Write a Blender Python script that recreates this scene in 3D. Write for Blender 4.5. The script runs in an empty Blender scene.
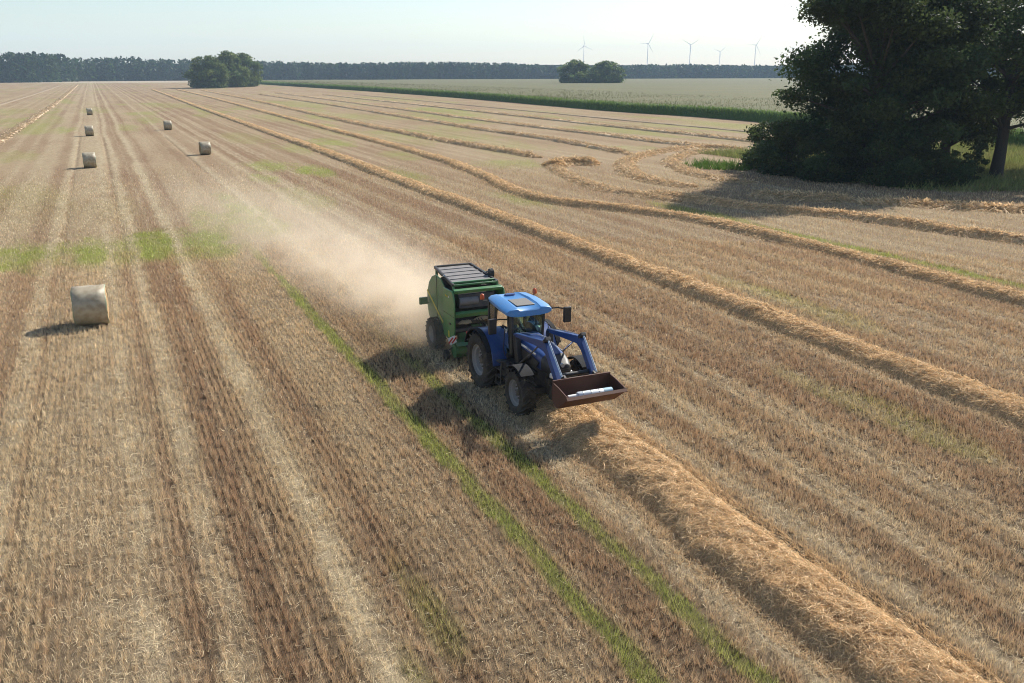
import bpy, bmesh, math, random
import numpy as np
from mathutils import Vector, Matrix

R = math.radians
SC = bpy.context.scene
COL = SC.collection
rng = np.random.default_rng(7)
random.seed(7)

# ------------------------------------------------------------------ camera
CAM_H = 9.4
cam_d = bpy.data.cameras.new('camera')
cam = bpy.data.objects.new('camera', cam_d)
COL.objects.link(cam)
cam.location = (0, 0, CAM_H)
cam.rotation_euler = (R(90 - 17.0), 0, R(-24.636))
cam_d.sensor_width = 36
cam_d.lens = 36 * 880 / 1024
cam_d.clip_start = 0.1
cam_d.clip_end = 20000
SC.camera = cam

# ------------------------------------------------------------------ sky and sun
SUN_EL = 37.5
SUN_AZ = 67.0            # degrees from +Y towards +X
w = bpy.data.worlds.new('World')
SC.world = w
w.use_nodes = True
nt = w.node_tree
for n in list(nt.nodes):
    nt.nodes.remove(n)
sky = nt.nodes.new('ShaderNodeTexSky')
sky.sky_type = 'NISHITA'
sky.sun_disc = False
sky.sun_elevation = R(SUN_EL)
sky.sun_rotation = R(SUN_AZ)
sky.altitude = 50
sky.air_density = 1.0
sky.dust_density = 0.7
sky.ozone_density = 0.8
bg = nt.nodes.new('ShaderNodeBackground')
bg.inputs['Strength'].default_value = 0.092
wo = nt.nodes.new('ShaderNodeOutputWorld')
nt.links.new(sky.outputs[0], bg.inputs['Color'])
nt.links.new(bg.outputs[0], wo.inputs['Surface'])

sun_d = bpy.data.lights.new('sun', 'SUN')
sun_d.energy = 5.0
sun_d.angle = R(0.6)
sun_d.color = (1.0, 0.95, 0.87)
sun = bpy.data.objects.new('sun', sun_d)
COL.objects.link(sun)
sdir = Vector((-math.sin(R(SUN_AZ)) * math.cos(R(SUN_EL)), -math.cos(R(SUN_AZ)) * math.cos(R(SUN_EL)), -math.sin(R(SUN_EL))))
sun.rotation_euler = sdir.to_track_quat('-Z', 'Y').to_euler()
sun.location = (60, 20, 80)

SC.view_settings.view_transform = 'Standard'
SC.view_settings.look = 'None'
SC.view_settings.exposure = 0.64
SC.view_settings.gamma = 1.0
SC.view_settings.use_curve_mapping = False
SC.render.engine = 'CYCLES'
SC.cycles.use_denoising = True
SC.cycles.use_adaptive_sampling = True
SC.cycles.adaptive_threshold = 0.02
SC.cycles.pixel_filter_type = 'BLACKMAN_HARRIS'
SC.cycles.filter_width = 1.0
SC.cycles.max_bounces = 6
SC.cycles.diffuse_bounces = 3
SC.cycles.transparent_max_bounces = 12
SC.cycles.volume_bounces = 2
SC.cycles.volume_step_rate = 1.0
SC.cycles.volume_max_steps = 256

# ------------------------------------------------------------------ helpers
def tag(o, label=None, cat=None, group=None, kind=None):
    if label: o['label'] = label
    if cat: o['category'] = cat
    if group: o['group'] = group
    if kind: o['kind'] = kind
    return o

def empty(name, loc=(0, 0, 0), rz=0):
    o = bpy.data.objects.new(name, None)
    COL.objects.link(o)
    o.location = loc
    o.rotation_euler = (0, 0, rz)
    o.empty_display_size = 0.3
    return o

def copy_tree(o, parent=None):
    c = o.copy()
    COL.objects.link(c)
    c.parent = parent
    for ch in list(o.children):
        copy_tree(ch, c)
    return c

def np_mesh(name, verts, faces, mat=None, parent=None, col=None, smooth=False):
    """verts (N,3), faces (M,3|4) numpy -> one mesh object; col = (N,3) point colours"""
    verts = np.asarray(verts, np.float32)
    faces = np.asarray(faces, np.int32)
    k = faces.shape[1]
    me = bpy.data.meshes.new(name)
    me.vertices.add(len(verts))
    me.vertices.foreach_set('co', verts.ravel())
    me.loops.add(faces.size)
    me.loops.foreach_set('vertex_index', faces.ravel())
    me.polygons.add(len(faces))
    me.polygons.foreach_set('loop_start', np.arange(0, faces.size, k, dtype=np.int32))
    if smooth:
        me.polygons.foreach_set('use_smooth', np.ones(len(faces), bool))
    if col is not None:
        a = me.color_attributes.new('Col', 'FLOAT_COLOR', 'POINT')
        c4 = np.ones((len(verts), 4), np.float32)
        c4[:, :3] = col
        a.data.foreach_set('color', c4.ravel())
    me.update(calc_edges=True)
    o = bpy.data.objects.new(name, me)
    COL.objects.link(o)
    if mat: me.materials.append(mat)
    if parent is not None: o.parent = parent
    return o

_tab = np.random.default_rng(99).random((8, 256, 256)).astype(np.float32)
def vnoise(x, y, s=0):
    """value noise 0..1"""
    x = np.asarray(x, np.float64); y = np.asarray(y, np.float64)
    xi = np.floor(x); yi = np.floor(y)
    fx = x - xi; fy = y - yi
    fx = fx * fx * (3 - 2 * fx); fy = fy * fy * (3 - 2 * fy)
    xi = xi.astype(np.int64) & 255; yi = yi.astype(np.int64) & 255
    x1 = (xi + 1) & 255; y1 = (yi + 1) & 255
    t = _tab[s % 8]
    a = t[xi, yi] * (1 - fx) + t[x1, yi] * fx
    b = t[xi, y1] * (1 - fx) + t[x1, y1] * fx
    return a * (1 - fy) + b * fy

def fnoise(x, y, s=0, oct=3):
    v = 0; amp = 1; tot = 0
    for k in range(oct):
        v = v + amp * vnoise(x * 2 ** k + 17.3 * k, y * 2 ** k + 5.1 * k, s + k)
        tot += amp; amp *= 0.5
    return v / tot

def sstep(a, b, v):
    t = np.clip((v - a) / (b - a), 0, 1)
    return t * t * (3 - 2 * t)

class MB:
    """collects shapes, builds ONE mesh object"""
    def __init__(self):
        self.v = []; self.f = []
    def add(self, vs, fs):
        b = len(self.v)
        self.v += [tuple(p) for p in vs]
        self.f += [tuple(b + i for i in f) for f in fs]
        return self
    def box(self, c, s, rot=None):
        x, y, z = (k / 2 for k in s)
        vs = [Vector((a * x, b * y, d * z)) for a in (-1, 1) for b in (-1, 1) for d in (-1, 1)]
        if rot is not None: vs = [rot @ p for p in vs]
        vs = [p + Vector(c) for p in vs]
        return self.add(vs, [(0, 1, 3, 2), (4, 6, 7, 5), (0, 4, 5, 1), (2, 3, 7, 6), (0, 2, 6, 4), (1, 5, 7, 3)])
    def bar(self, p0, p1, wd, h, up=(0, 0, 1), wd1=None, h1=None):
        p0 = Vector(p0); p1 = Vector(p1); d = (p1 - p0).normalized()
        sx = d.cross(Vector(up)).normalized(); u = sx.cross(d).normalized()
        vs = []
        for p, a, b in ((p0, wd, h), (p1, wd1 or wd, h1 or h)):
            for i, j in ((-1, -1), (1, -1), (1, 1), (-1, 1)):
                vs.append(p + sx * (i * a / 2) + u * (j * b / 2))
        return self.add(vs, [(3, 2, 1, 0), (4, 5, 6, 7), (0, 1, 5, 4), (1, 2, 6, 5), (2, 3, 7, 6), (3, 0, 4, 7)])
    def tube(self, pts, r, n=8, cap=True):
        pts = [Vector(p) for p in pts]
        rs = r if isinstance(r, (list, tuple)) else [r] * len(pts)
        vs = []; fs = []
        for i, p in enumerate(pts):
            d = (pts[min(i + 1, len(pts) - 1)] - pts[max(i - 1, 0)]).normalized()
            a = d.orthogonal().normalized() if i == 0 else (a - d * a.dot(d)).normalized()
            b = d.cross(a)
            for k in range(n):
                t = 2 * math.pi * k / n
                vs.append(p + (a * math.cos(t) + b * math.sin(t)) * rs[i])
        for i in range(len(pts) - 1):
            for k in range(n):
                fs.append((i * n + k, i * n + (k + 1) % n, (i + 1) * n + (k + 1) % n, (i + 1) * n + k))
        if cap:
            fs.append(tuple(range(n - 1, -1, -1)))
            fs.append(tuple((len(pts) - 1) * n + k for k in range(n)))
        return self.add(vs, fs)
    def lathe(self, prof, c=(0, 0, 0), n=32, closed=False):
        """prof = [(axial x, radius)], axis along X"""
        vs = []; fs = []; m = len(prof)
        for k in range(n):
            t = 2 * math.pi * k / n
            for (x, r) in prof:
                vs.append((c[0] + x, c[1] + r * math.cos(t), c[2] + r * math.sin(t)))
        for k in range(n):
            for i in range(m if closed else m - 1):
                j = (i + 1) % m
                k2 = (k + 1) % n
                fs.append((k * m + i, k * m + j, k2 * m + j, k2 * m + i))
        if not closed:
            if prof[0][1] > 1e-4: fs.append(tuple(k * m for k in range(n)))
            if prof[-1][1] > 1e-4: fs.append(tuple(k * m + m - 1 for k in range(n - 1, -1, -1)))
        return self.add(vs, fs)
    def prism(self, poly, x0, x1):
        """poly = [(y, z)] extruded from x0 to x1"""
        n = len(poly)
        vs = [(x0, y, z) for y, z in poly] + [(x1, y, z) for y, z in poly]
        fs = [tuple(range(n)), tuple(range(2 * n - 1, n - 1, -1))]
        fs += [(i, (i + 1) % n, n + (i + 1) % n, n + i) for i in range(n)]
        return self.add(vs, fs)
    def loft(self, secs, cap=True):
        """secs: lists of 3-D points, same count each, closed rings"""
        n = len(secs[0]); vs = [p for s in secs for p in s]; fs = []
        for i in range(len(secs) - 1):
            for k in range(n):
                fs.append((i * n + k, i * n + (k + 1) % n, (i + 1) * n + (k + 1) % n, (i + 1) * n + k))
        if cap:
            fs.append(tuple(range(n - 1, -1, -1)))
            fs.append(tuple((len(secs) - 1) * n + k for k in range(n)))
        return self.add(vs, fs)
    def build(self, name, mat, parent=None, bevel=0, seg=2, smooth=35):
        bm = bmesh.new()
        vs = [bm.verts.new(p) for p in self.v]
        for f in self.f:
            try: bm.faces.new([vs[i] for i in f])
            except ValueError: pass
        bmesh.ops.remove_doubles(bm, verts=bm.verts, dist=1e-5)
        bmesh.ops.recalc_face_normals(bm, faces=bm.faces)
        me = bpy.data.meshes.new(name)
        bm.to_mesh(me); bm.free()
        if smooth:
            me.polygons.foreach_set('use_smooth', np.ones(len(me.polygons), bool))
            me.set_sharp_from_angle(angle=R(smooth))
        me.materials.append(mat)
        o = bpy.data.objects.new(name, me)
        COL.objects.link(o)
        if parent is not None: o.parent = parent
        if bevel:
            b = o.modifiers.new('bevel', 'BEVEL')
            b.width = bevel; b.segments = seg; b.limit_method = 'ANGLE'; b.angle_limit = R(40)
        return o

# ------------------------------------------------------------------ materials
def new_mat(name):
    m = bpy.data.materials.new(name)
    m.use_nodes = True
    t = m.node_tree
    b = t.nodes['Principled BSDF']
    return m, t, b

def paint(name, col, rough=0.4, metal=0.0, dust=0.35, scale=6.0, coat=0.0, dustcol=(0.30, 0.24, 0.17), low=0.0, spec=0.5):
    """painted or moulded surface with a broken dust film and small tone changes"""
    m, t, b = new_mat(name)
    tc = t.nodes.new('ShaderNodeTexCoord')
    n1 = t.nodes.new('ShaderNodeTexNoise'); n1.inputs['Scale'].default_value = scale; n1.inputs['Detail'].default_value = 6
    t.links.new(tc.outputs['Object'], n1.inputs['Vector'])
    rp = t.nodes.new('ShaderNodeMapRange'); rp.inputs[1].default_value = 0.42; rp.inputs[2].default_value = 0.75
    rp.inputs[3].default_value = dust * 0.25; rp.inputs[4].default_value = dust
    t.links.new(n1.outputs['Fac'], rp.inputs[0])
    if low:
        sp = t.nodes.new('ShaderNodeSeparateXYZ'); t.links.new(tc.outputs['Object'], sp.inputs[0])
        mz = t.nodes.new('ShaderNodeMapRange'); mz.inputs[1].default_value = 1.9; mz.inputs[2].default_value = .2; mz.inputs[3].default_value = 0; mz.inputs[4].default_value = low
        t.links.new(sp.outputs['Z'], mz.inputs[0])
        mm = t.nodes.new('ShaderNodeMath'); mm.operation = 'MULTIPLY_ADD'; t.links.new(mz.outputs[0], mm.inputs[0]); t.links.new(n1.outputs['Fac'], mm.inputs[1]); t.links.new(rp.outputs[0], mm.inputs[2])
        class _O: outputs = [mm.outputs[0]]
        rp = _O
    mx = t.nodes.new('ShaderNodeMix'); mx.data_type = 'RGBA'
    mx.inputs[6].default_value = (*col, 1); mx.inputs[7].default_value = (*dustcol, 1)
    t.links.new(rp.outputs[0], mx.inputs[0])
    t.links.new(mx.outputs[2], b.inputs['Base Color'])
    mr = t.nodes.new('ShaderNodeMapRange'); mr.inputs[3].default_value = rough; mr.inputs[4].default_value = min(1, rough + 0.4)
    t.links.new(rp.outputs[0], mr.inputs[0])
    t.links.new(mr.outputs[0], b.inputs['Roughness'])
    b.inputs['Metallic'].default_value = metal
    b.inputs['Specular IOR Level'].default_value = spec
    b.inputs['Coat Weight'].default_value = coat
    b.inputs['Coat Roughness'].default_value = 0.2
    return m

def fibre_mat(name, translucent=0.25, rough=0.8, attr='Col', noise=0.0, nscale=8.0, bump=0.0, gain=1.0):
    """colour from the 'Col' attribute; diffuse plus some light passing through"""
    m, t, b = new_mat(name)
    at = t.nodes.new('ShaderNodeAttribute'); at.attribute_name = attr
    src = at.outputs['Color']
    if noise:
        tc = t.nodes.new('ShaderNodeTexCoord')
        n1 = t.nodes.new('ShaderNodeTexNoise'); n1.inputs['Scale'].default_value = nscale; n1.inputs['Detail'].default_value = 8
        n1.inputs['Roughness'].default_value = 0.7
        t.links.new(tc.outputs['Object'], n1.inputs['Vector'])
        mr = t.nodes.new('ShaderNodeMapRange'); mr.inputs[1].default_value = 0.25; mr.inputs[2].default_value = 0.75
        mr.inputs[3].default_value = 1 - noise; mr.inputs[4].default_value = 1 + noise
        t.links.new(n1.outputs['Fac'], mr.inputs[0])
        ml = t.nodes.new('ShaderNodeVectorMath'); ml.operation = 'SCALE'
        t.links.new(src, ml.inputs[0]); t.links.new(mr.outputs[0], ml.inputs['Scale'])
        src = ml.outputs[0]
        if bump:
            bp = t.nodes.new('ShaderNodeBump'); bp.inputs['Strength'].default_value = 1.0; bp.inputs['Distance'].default_value = bump
            t.links.new(n1.outputs['Fac'], bp.inputs['Height']); t.links.new(bp.outputs[0], b.inputs['Normal'])
    t.links.new(src, b.inputs['Base Color'])
    b.inputs['Roughness'].default_value = rough
    b.inputs['Specular IOR Level'].default_value = 0.25
    if translucent:
        tr = t.nodes.new('ShaderNodeBsdfTranslucent')
        t.links.new(src, tr.inputs['Color'])
        mx = t.nodes.new('ShaderNodeMixShader'); mx.inputs[0].default_value = translucent
        t.links.new(b.outputs[0], mx.inputs[1]); t.links.new(tr.outputs[0], mx.inputs[2])
        t.links.new(mx.outputs[0], t.nodes['Material Output'].inputs['Surface'])
    return m

def glass_mat(name, tint=(0.80, 0.92, 0.86), clear=0.82):
    m, t, b = new_mat(name)
    t.nodes.remove(b)
    tp = t.nodes.new('ShaderNodeBsdfTransparent'); tp.inputs['Color'].default_value = (*tint, 1)
    gl = t.nodes.new('ShaderNodeBsdfGlossy'); gl.inputs['Roughness'].default_value = 0.05
    fr = t.nodes.new('ShaderNodeFresnel'); fr.inputs['IOR'].default_value = 1.5
    df = t.nodes.new('ShaderNodeBsdfDiffuse'); df.inputs['Color'].default_value = (0.3, 0.27, 0.2, 1)
    m1 = t.nodes.new('ShaderNodeMixShader'); m2 = t.nodes.new('ShaderNodeMixShader')
    m1.inputs[0].default_value = 1 - clear
    nz = t.nodes.new('ShaderNodeTexNoise'); nz.inputs['Scale'].default_value = 3.0
    mr = t.nodes.new('ShaderNodeMapRange'); mr.inputs[3].default_value = 0.0; mr.inputs[4].default_value = (1 - clear) * 0.6
    t.links.new(nz.outputs['Fac'], mr.inputs[0]); t.links.new(mr.outputs[0], m1.inputs[0])
    t.links.new(tp.outputs[0], m1.inputs[1]); t.links.new(df.outputs[0], m1.inputs[2])
    t.links.new(fr.outputs[0], m2.inputs[0]); t.links.new(m1.outputs[0], m2.inputs[1]); t.links.new(gl.outputs[0], m2.inputs[2])
    t.links.new(m2.outputs[0], t.nodes['Material Output'].inputs['Surface'])
    return m

M = {}
M['blue'] = paint('tractor_blue', (0.003, 0.042, 0.185), 0.35, dust=0.10, coat=0.25, low=.25)
M['blue_roof'] = paint('roof_blue', (0.05, 0.225, 0.52), 0.4, dust=0.16, coat=0.2)
M['black'] = paint('black_plastic', (0.012, 0.012, 0.014), 0.5, dust=0.12, low=.25)
M['iron'] = paint('dark_iron', (0.03, 0.03, 0.033), 0.55, dust=0.3, low=.3)
M['tyre'] = paint('tyre_rubber', (0.016, 0.016, 0.017), 0.85, dust=0.16, scale=7, low=.22, spec=.25)
M['rim'] = paint('rim_grey', (0.21, 0.21, 0.215), 0.5, dust=0.3)
M['fendergrey'] = paint('fender_grey', (0.018, 0.019, 0.022), 0.8, dust=0.05, spec=.15)
M['silver'] = paint('silver_trim', (0.45, 0.45, 0.46), 0.35, metal=0.3, dust=0.2)
M['rod'] = paint('chrome_rod', (0.6, 0.6, 0.62), 0.2, metal=0.9, dust=0.15)
M['rust'] = paint('rusty_bucket', (0.078, 0.027, 0.015), 0.75, dust=0.25, scale=5, dustcol=(0.16, 0.09, 0.06))
M['green'] = paint('baler_green', (0.026, 0.140, 0.036), 0.40, dust=0.34, scale=3, low=.22, coat=0.2, dustcol=(0.24, 0.21, 0.14))
M['green_light'] = paint('baler_green_light', (0.033, 0.185, 0.045), 0.36, dust=0.24, scale=4, coat=0.3)
M['yellow'] = paint('yellow_stripe', (0.60, 0.47, 0.03), 0.5, dust=0.35)
M['belt'] = paint('baler_belt', (0.035, 0.032, 0.03), 0.8, dust=0.3)
M['lid'] = paint('grey_lid', (0.16, 0.15, 0.15), 0.6, dust=0.45, scale=4, dustcol=(0.34, 0.31, 0.28))
M['orange'] = paint('beacon_orange', (0.55, 0.09, 0.02), 0.25, dust=0.05)
M['red'] = paint('signal_red', (0.5, 0.03, 0.02), 0.4, dust=0.15)
M['white'] = paint('white_plate', (0.72, 0.72, 0.70), 0.5, dust=0.15)
M['netroll'] = paint('net_roll_white', (0.78, 0.80, 0.80), 0.45, dust=0.12, scale=10)
M['netroll_end'] = paint('net_roll_wrap', (0.38, 0.55, 0.62), 0.4, dust=0.1)
M['glass'] = glass_mat('cab_glass')
M['hatch'] = glass_mat('hatch_glass', (0.75, 0.70, 0.6), 0.3)
M['hatchpaint'] = paint('hatch_panel', (0.22, 0.19, 0.15), 0.3, dust=0.2)
M['lamp'] = paint('lamp_glass', (0.75, 0.76, 0.74), 0.12, dust=0.05, coat=1.0)
M['mirror'] = paint('mirror_face', (0.6, 0.62, 0.65), 0.05, metal=1.0, dust=0.05)
M['seat'] = paint('seat_cloth', (0.02, 0.02, 0.025), 0.9, dust=0.2)
M['skin'] = paint('skin', (0.42, 0.24, 0.17), 0.5, dust=0.0)
M['shirt'] = paint('shirt_cloth', (0.05, 0.06, 0.09), 0.9, dust=0.1)
M['trousers'] = paint('trouser_cloth', (0.03, 0.04, 0.07), 0.9, dust=0.1)
M['hair'] = paint('hair_dark', (0.03, 0.02, 0.015), 0.7, dust=0.0)
M['straw'] = fibre_mat('straw_fibre', 0.25)
M['mound'] = fibre_mat('straw_mass', 0.0, 0.9, noise=0.4, nscale=14.0, bump=0.06)
M['leaf'] = fibre_mat('leaf', 0.42, 0.6)
M['bark'] = paint('bark', (0.045, 0.036, 0.028), 0.9, dust=0.4, scale=8, dustcol=(0.09, 0.08, 0.06))
M['turbine'] = paint('turbine_white', (0.85, 0.86, 0.88), 0.4, dust=0.0)

# ------------------------------------------------------------------ the field: colour and cover as functions of the place
# rows run along +Y; lateral offsets of wheel tracks and litter bands: (x, half width, strength)
PALE = [(-12.6, .5, .5), (-10.2, .45, .5), (-8.0, .35, .45), (-6.2, .35, .6), (-5.0, .3, .5),
        (-3.05, .42, .75), (-2.3, .25, .4), (-1.15, .75, .38), (-0.2, .32, .85), (1.08, .34, .85), (3.3, .36, .88),
        (5.6, .75, .25), (9.55, .34, .75), (12.75, .3, .7), (14.3, .2, .65), (14.85, .2, .6), (16.8, .2, .6), (17.35, .18, .5), (19.6, .3, .25),
        (22.0, .25, .4), (25.9, .25, .45), (27.7, .22, .5), (28.25, .2, .45), (29.6, .25, .4), (31.8, .3, .35), (33.9, .3, .4),
        (38.6, .3, .5), (40.4, .35, .5), (43.0, .3, .4), (50.0, .35, .5), (52.2, .35, .5), (62.0, .4, .5), (64.3, .4, .5),
        (74.5, .4, .5), (76.9, .4, .5), (87.5, .4, .5), (-15.8, .4, .5), (-18, .4, .5), (-21.5, .5, .5), (-28, .5, .5)]
_r = random.Random(5)
for _k in range(-3, 9):              # many thin tyre lines in every pass
    for _j in range(7):
        PALE.append((-1.1 + 12.3 * _k + _r.uniform(-5.8, 5.8), _r.uniform(.07, .16), _r.uniform(.2, .5)))
PALE.append((-0.9, 1.75, .52)); PALE.append((-5.6, 1.6, .4))
DARK = [(-2.62, .10, .7), (0.52, .14, 1.0), (2.25, .55, .65), (4.25, .42, .9), (-4.1, .4, .6), (-1.9, .07, .5), (-3.5, .08, .6), (2.85, .06, .5), (-7.1, .5, .5), (1.55, .08, .5),
        (7.65, .12, .5), (8.0, .45, .45), (13.65, .4, .7), (15.8, .5, .65), (18.2, .5, .5), (20.6, .7, .45), (21.6, .2, .5),
        (26.9, .4, .4), (30.5, .5, .4), (33.0, .4, .5), (9.15, .12, .4)]
GREENLINES = [(7.05, .22, 1.0, 3, 60), (8.72, .20, .95, 3, 34), (37.5, .42, 1.0, 10, 62)]
GREENPATCH = [(-6.2, 52, 1.9, 4.2, .85), (-4.1, 51.5, .7, 4.0, .8), (-1.2, 53, 1.0, 4.0, 1.0), (2.2, 53.5, 1.1, 5, .95), (5.2, 53, 1.5, 5.5, .9), (8.6, 60, 1.8, 9, .6), (0, 53, 9, 5, .42), (14, 70, 2, 8, .35), (26, 82, 2, 8, .45), (48, 128, 8, 12, .55), (66, 190, 12, 20, .6), (20, 140, 3, 14, .4),
              (6.2, 60, 1.2, 8, .5), (15.7, 97, 2.2, 7, .8), (19.0, 90, 2.0, 6, .9), (13.5, 84, 1.2, 5, .6), (29.7, 126, 3.0, 9, .9), (-13.1, 192, 4, 9, .55),
              (-5.5, 172, 2.5, 10, .7), (5, 175, 2.0, 12, .5), (10.1, 202, 3, 16, .55), (32, 102, 2.5, 6, .55), (82, 224, 9, 22, .8), (68, 174, 8, 14, .7), (56, 150, 6, 12, .5),
              (50, 110, 5, 7, .4), (40, 88, 4, 5, .55), (62, 100, 5, 4, .5), (24, 118, 3, 10, .6), (8.5, 66, 1.2, 9, .55), (45, 140, 7, 12, .6), (75, 200, 10, 16, .7), (52, 200, 8, 18, .55), (90, 180, 6, 14, .55), (36, 200, 5, 18, .5), (-9, 120, 2.5, 8, .4), (60, 290, 12, 30, .5), (95, 140, 6, 7, .45), (-20, 260, 7, 22, .5), (20, 290, 8, 26, .45), (0, 260, 4, 24, .5), (100, 330, 14, 40, .5),
              (37.6, 51, 1.2, 6, .6), (29, 62, 1.5, 5, .4), (4.4, 13.5, .35, 2, .35), (3.6, 11, .3, 1.5, .35), (26, 28, 1.0, 5, .3), (19.5, 17, .8, 4, .3)]

C_TAN = np.array([0.400, 0.298, 0.180]); C_BRN = np.array([0.290, 0.186, 0.110]); C_PALE = np.array([0.56, 0.465, 0.305])
C_GRN = np.array([0.285, 0.315, 0.075]); C_SOIL = np.array([0.100, 0.070, 0.048])

def field(x, y):
    """-> colour (N,3), pale, dark, green for points of the stubble field"""
    x = np.asarray(x, float); y = np.asarray(y, float)
    wob = 0.06 * (vnoise(x * 0.05, y / 7.0, 1) - .5) + 0.22 * (vnoise(x * 0.03, y / 41.0, 2) - .5) + .20 * (vnoise(x / .4, y / .6, 6) - .5) + .12 * (vnoise(x / 1.0, y / 2.6, 4) - .5)
    u = x + wob * np.clip(y / 30, .8, 1.6)
    brk = 0.34 + .80 * fnoise(x / .6, y / 2.4, 3) + .5 * (vnoise(x / .25, y / .4, 1) - .5)
    pale = np.zeros_like(u); dark = np.zeros_like(u); green = np.zeros_like(u)
    for c, hw, s in PALE:
        pale = np.maximum(pale, s * (1 - sstep(hw * .1, hw * 1.75, np.abs(u - c))))
    for c, hw, s in DARK:
        dark = np.maximum(dark, s * (1 - sstep(hw * .3, hw * 1.6, np.abs(u - c))))
    pale = np.clip(pale * brk, 0, 1)
    dark = np.clip(dark * (0.5 + 0.8 * fnoise(x / .9, y / 5, 5)), 0, 1)
    for c, hw, s, y0, y1 in GREENLINES:
        k = s * (1 - sstep(hw * .5, hw * 1.4, np.abs(u - c))) * (1 - sstep(y1 * .6, y1, y)) * sstep(y0 - 2, y0, y)
        k = k * (.62 + .38 * sstep(.25, .6, fnoise(x / .4, y / 1.3, 2)))
        green = np.maximum(green, k)
    ragged = fnoise(x / 1.2, y / 2.5, 4)
    tuftn = np.clip(.35 + 1.1 * fnoise(x / .55, y / 1.0, 6) * np.where(y > 90, .9, 1.0), 0, 1.15)
    for cx, cy, rx, ry, s in GREENPATCH:
        d = ((x - cx) / rx) ** 2 + ((y - cy) / ry) ** 2
        d = d + (ragged - .45) * 2.4
        green = np.maximum(green, s * (1 - sstep(.0, 1.7, d)) * tuftn)
    green = green * (1 - 0.75 * sstep(.35, .8, pale))
    # scattered regrowth, stronger far out
    gn = fnoise(x / 9.0, y / 34.0, 6)
    green = np.maximum(green, sstep(.60, .78, gn) * np.clip((y - 60) / 100, 0, .55) * (1 - .7 * pale))
    tone = fnoise(x / 1.4, y / 16.0, 7)            # streaks along the rows
    tone2 = fnoise(x / 8.0, y / 12.0, 1)
    b = np.clip(sstep(.30, .72, tone * .6 + tone2 * .4) * .6 + dark * .75 + .14 * sstep(11, 14, x) * (1 - sstep(30, 50, x)), 0, 1)
    col = C_TAN * (1 - b[:, None]) + C_BRN * b[:, None]
    col = col * (1 - pale[:, None] * .85) + C_PALE * (pale[:, None] * .85)
    green = np.clip(green, 0, 1)
    col = col * (1 - green[:, None] * .92) + C_GRN * (green[:, None] * .92)
    return col, pale, dark, green

def straw_density(x, y):
    d = np.sqrt(x * x + y * y)
    return np.clip((20.0 / np.maximum(d, 1)) ** 1.5, 0, 1) * (1 - sstep(75, 105, d))

def in_view(x, y, m=6.0):
    a = np.degrees(np.arctan2(x, y)) - 24.636
    return (np.abs(a) < 32.5 + m)

def axis_lines(segs):
    out = []
    for a, b, s in segs:
        out.append(np.arange(a, b, s))
    return np.unique(np.round(np.concatenate(out), 4))

gx = axis_lines([(-4500, -600, 300), (-600, -100, 25), (-100, -30, 3.5), (-30, -6, .4), (-6, 28, .13), (28, 55, .4), (55, 130, 1.0), (130, 300, 8), (300, 1500, 40), (1500, 4501, 300)])
gy = axis_lines([(-1500, -50, 200), (-50, 2, 6), (2, 60, .45), (60, 140, 1.2), (140, 320, 3), (320, 1200, 16), (1200, 4501, 150)])
GX, GY = np.meshgrid(gx, gy)
px, py = GX.ravel(), GY.ravel()
gcol, gp, gd, gg = field(px, py)
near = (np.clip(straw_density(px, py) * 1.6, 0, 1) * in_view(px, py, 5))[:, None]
# where no straws are modelled, stubble self-shadow is painted into the ground colour
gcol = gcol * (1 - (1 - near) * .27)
# bare earth among the straws, with the shade between them painted in
shaded_soil = gcol * .15 + C_SOIL * .30
gcol = gcol * (1 - near * .85 * (1 - .7 * gp[:, None])) + shaded_soil * (near * .85 * (1 - .7 * gp[:, None]))
far = .8 * sstep(935, 960, py + (px < 40) * 0) * (px < 130)
gcol = gcol * (1 - far[:, None]) + np.array([.40, .34, .25]) * far[:, None]
pz = 0.05 * (fnoise(px / 6, py / 6, 2) - .5) - 0.045 * gd * near[:, 0] + .03 * (vnoise(px / .35, py / .35, 3) - .5) * (py < 70)
for c in (0.55, -2.62, 9.15):
    pz -= .05 * np.exp(-((px - c) / .16) ** 2) * (py < 150)
nx, ny = len(gx), len(gy)
ii = (np.arange(ny - 1)[:, None] * nx + np.arange(nx - 1)[None, :]).ravel()
gf = np.stack([ii, ii + 1, ii + nx + 1, ii + nx], 1)

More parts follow.
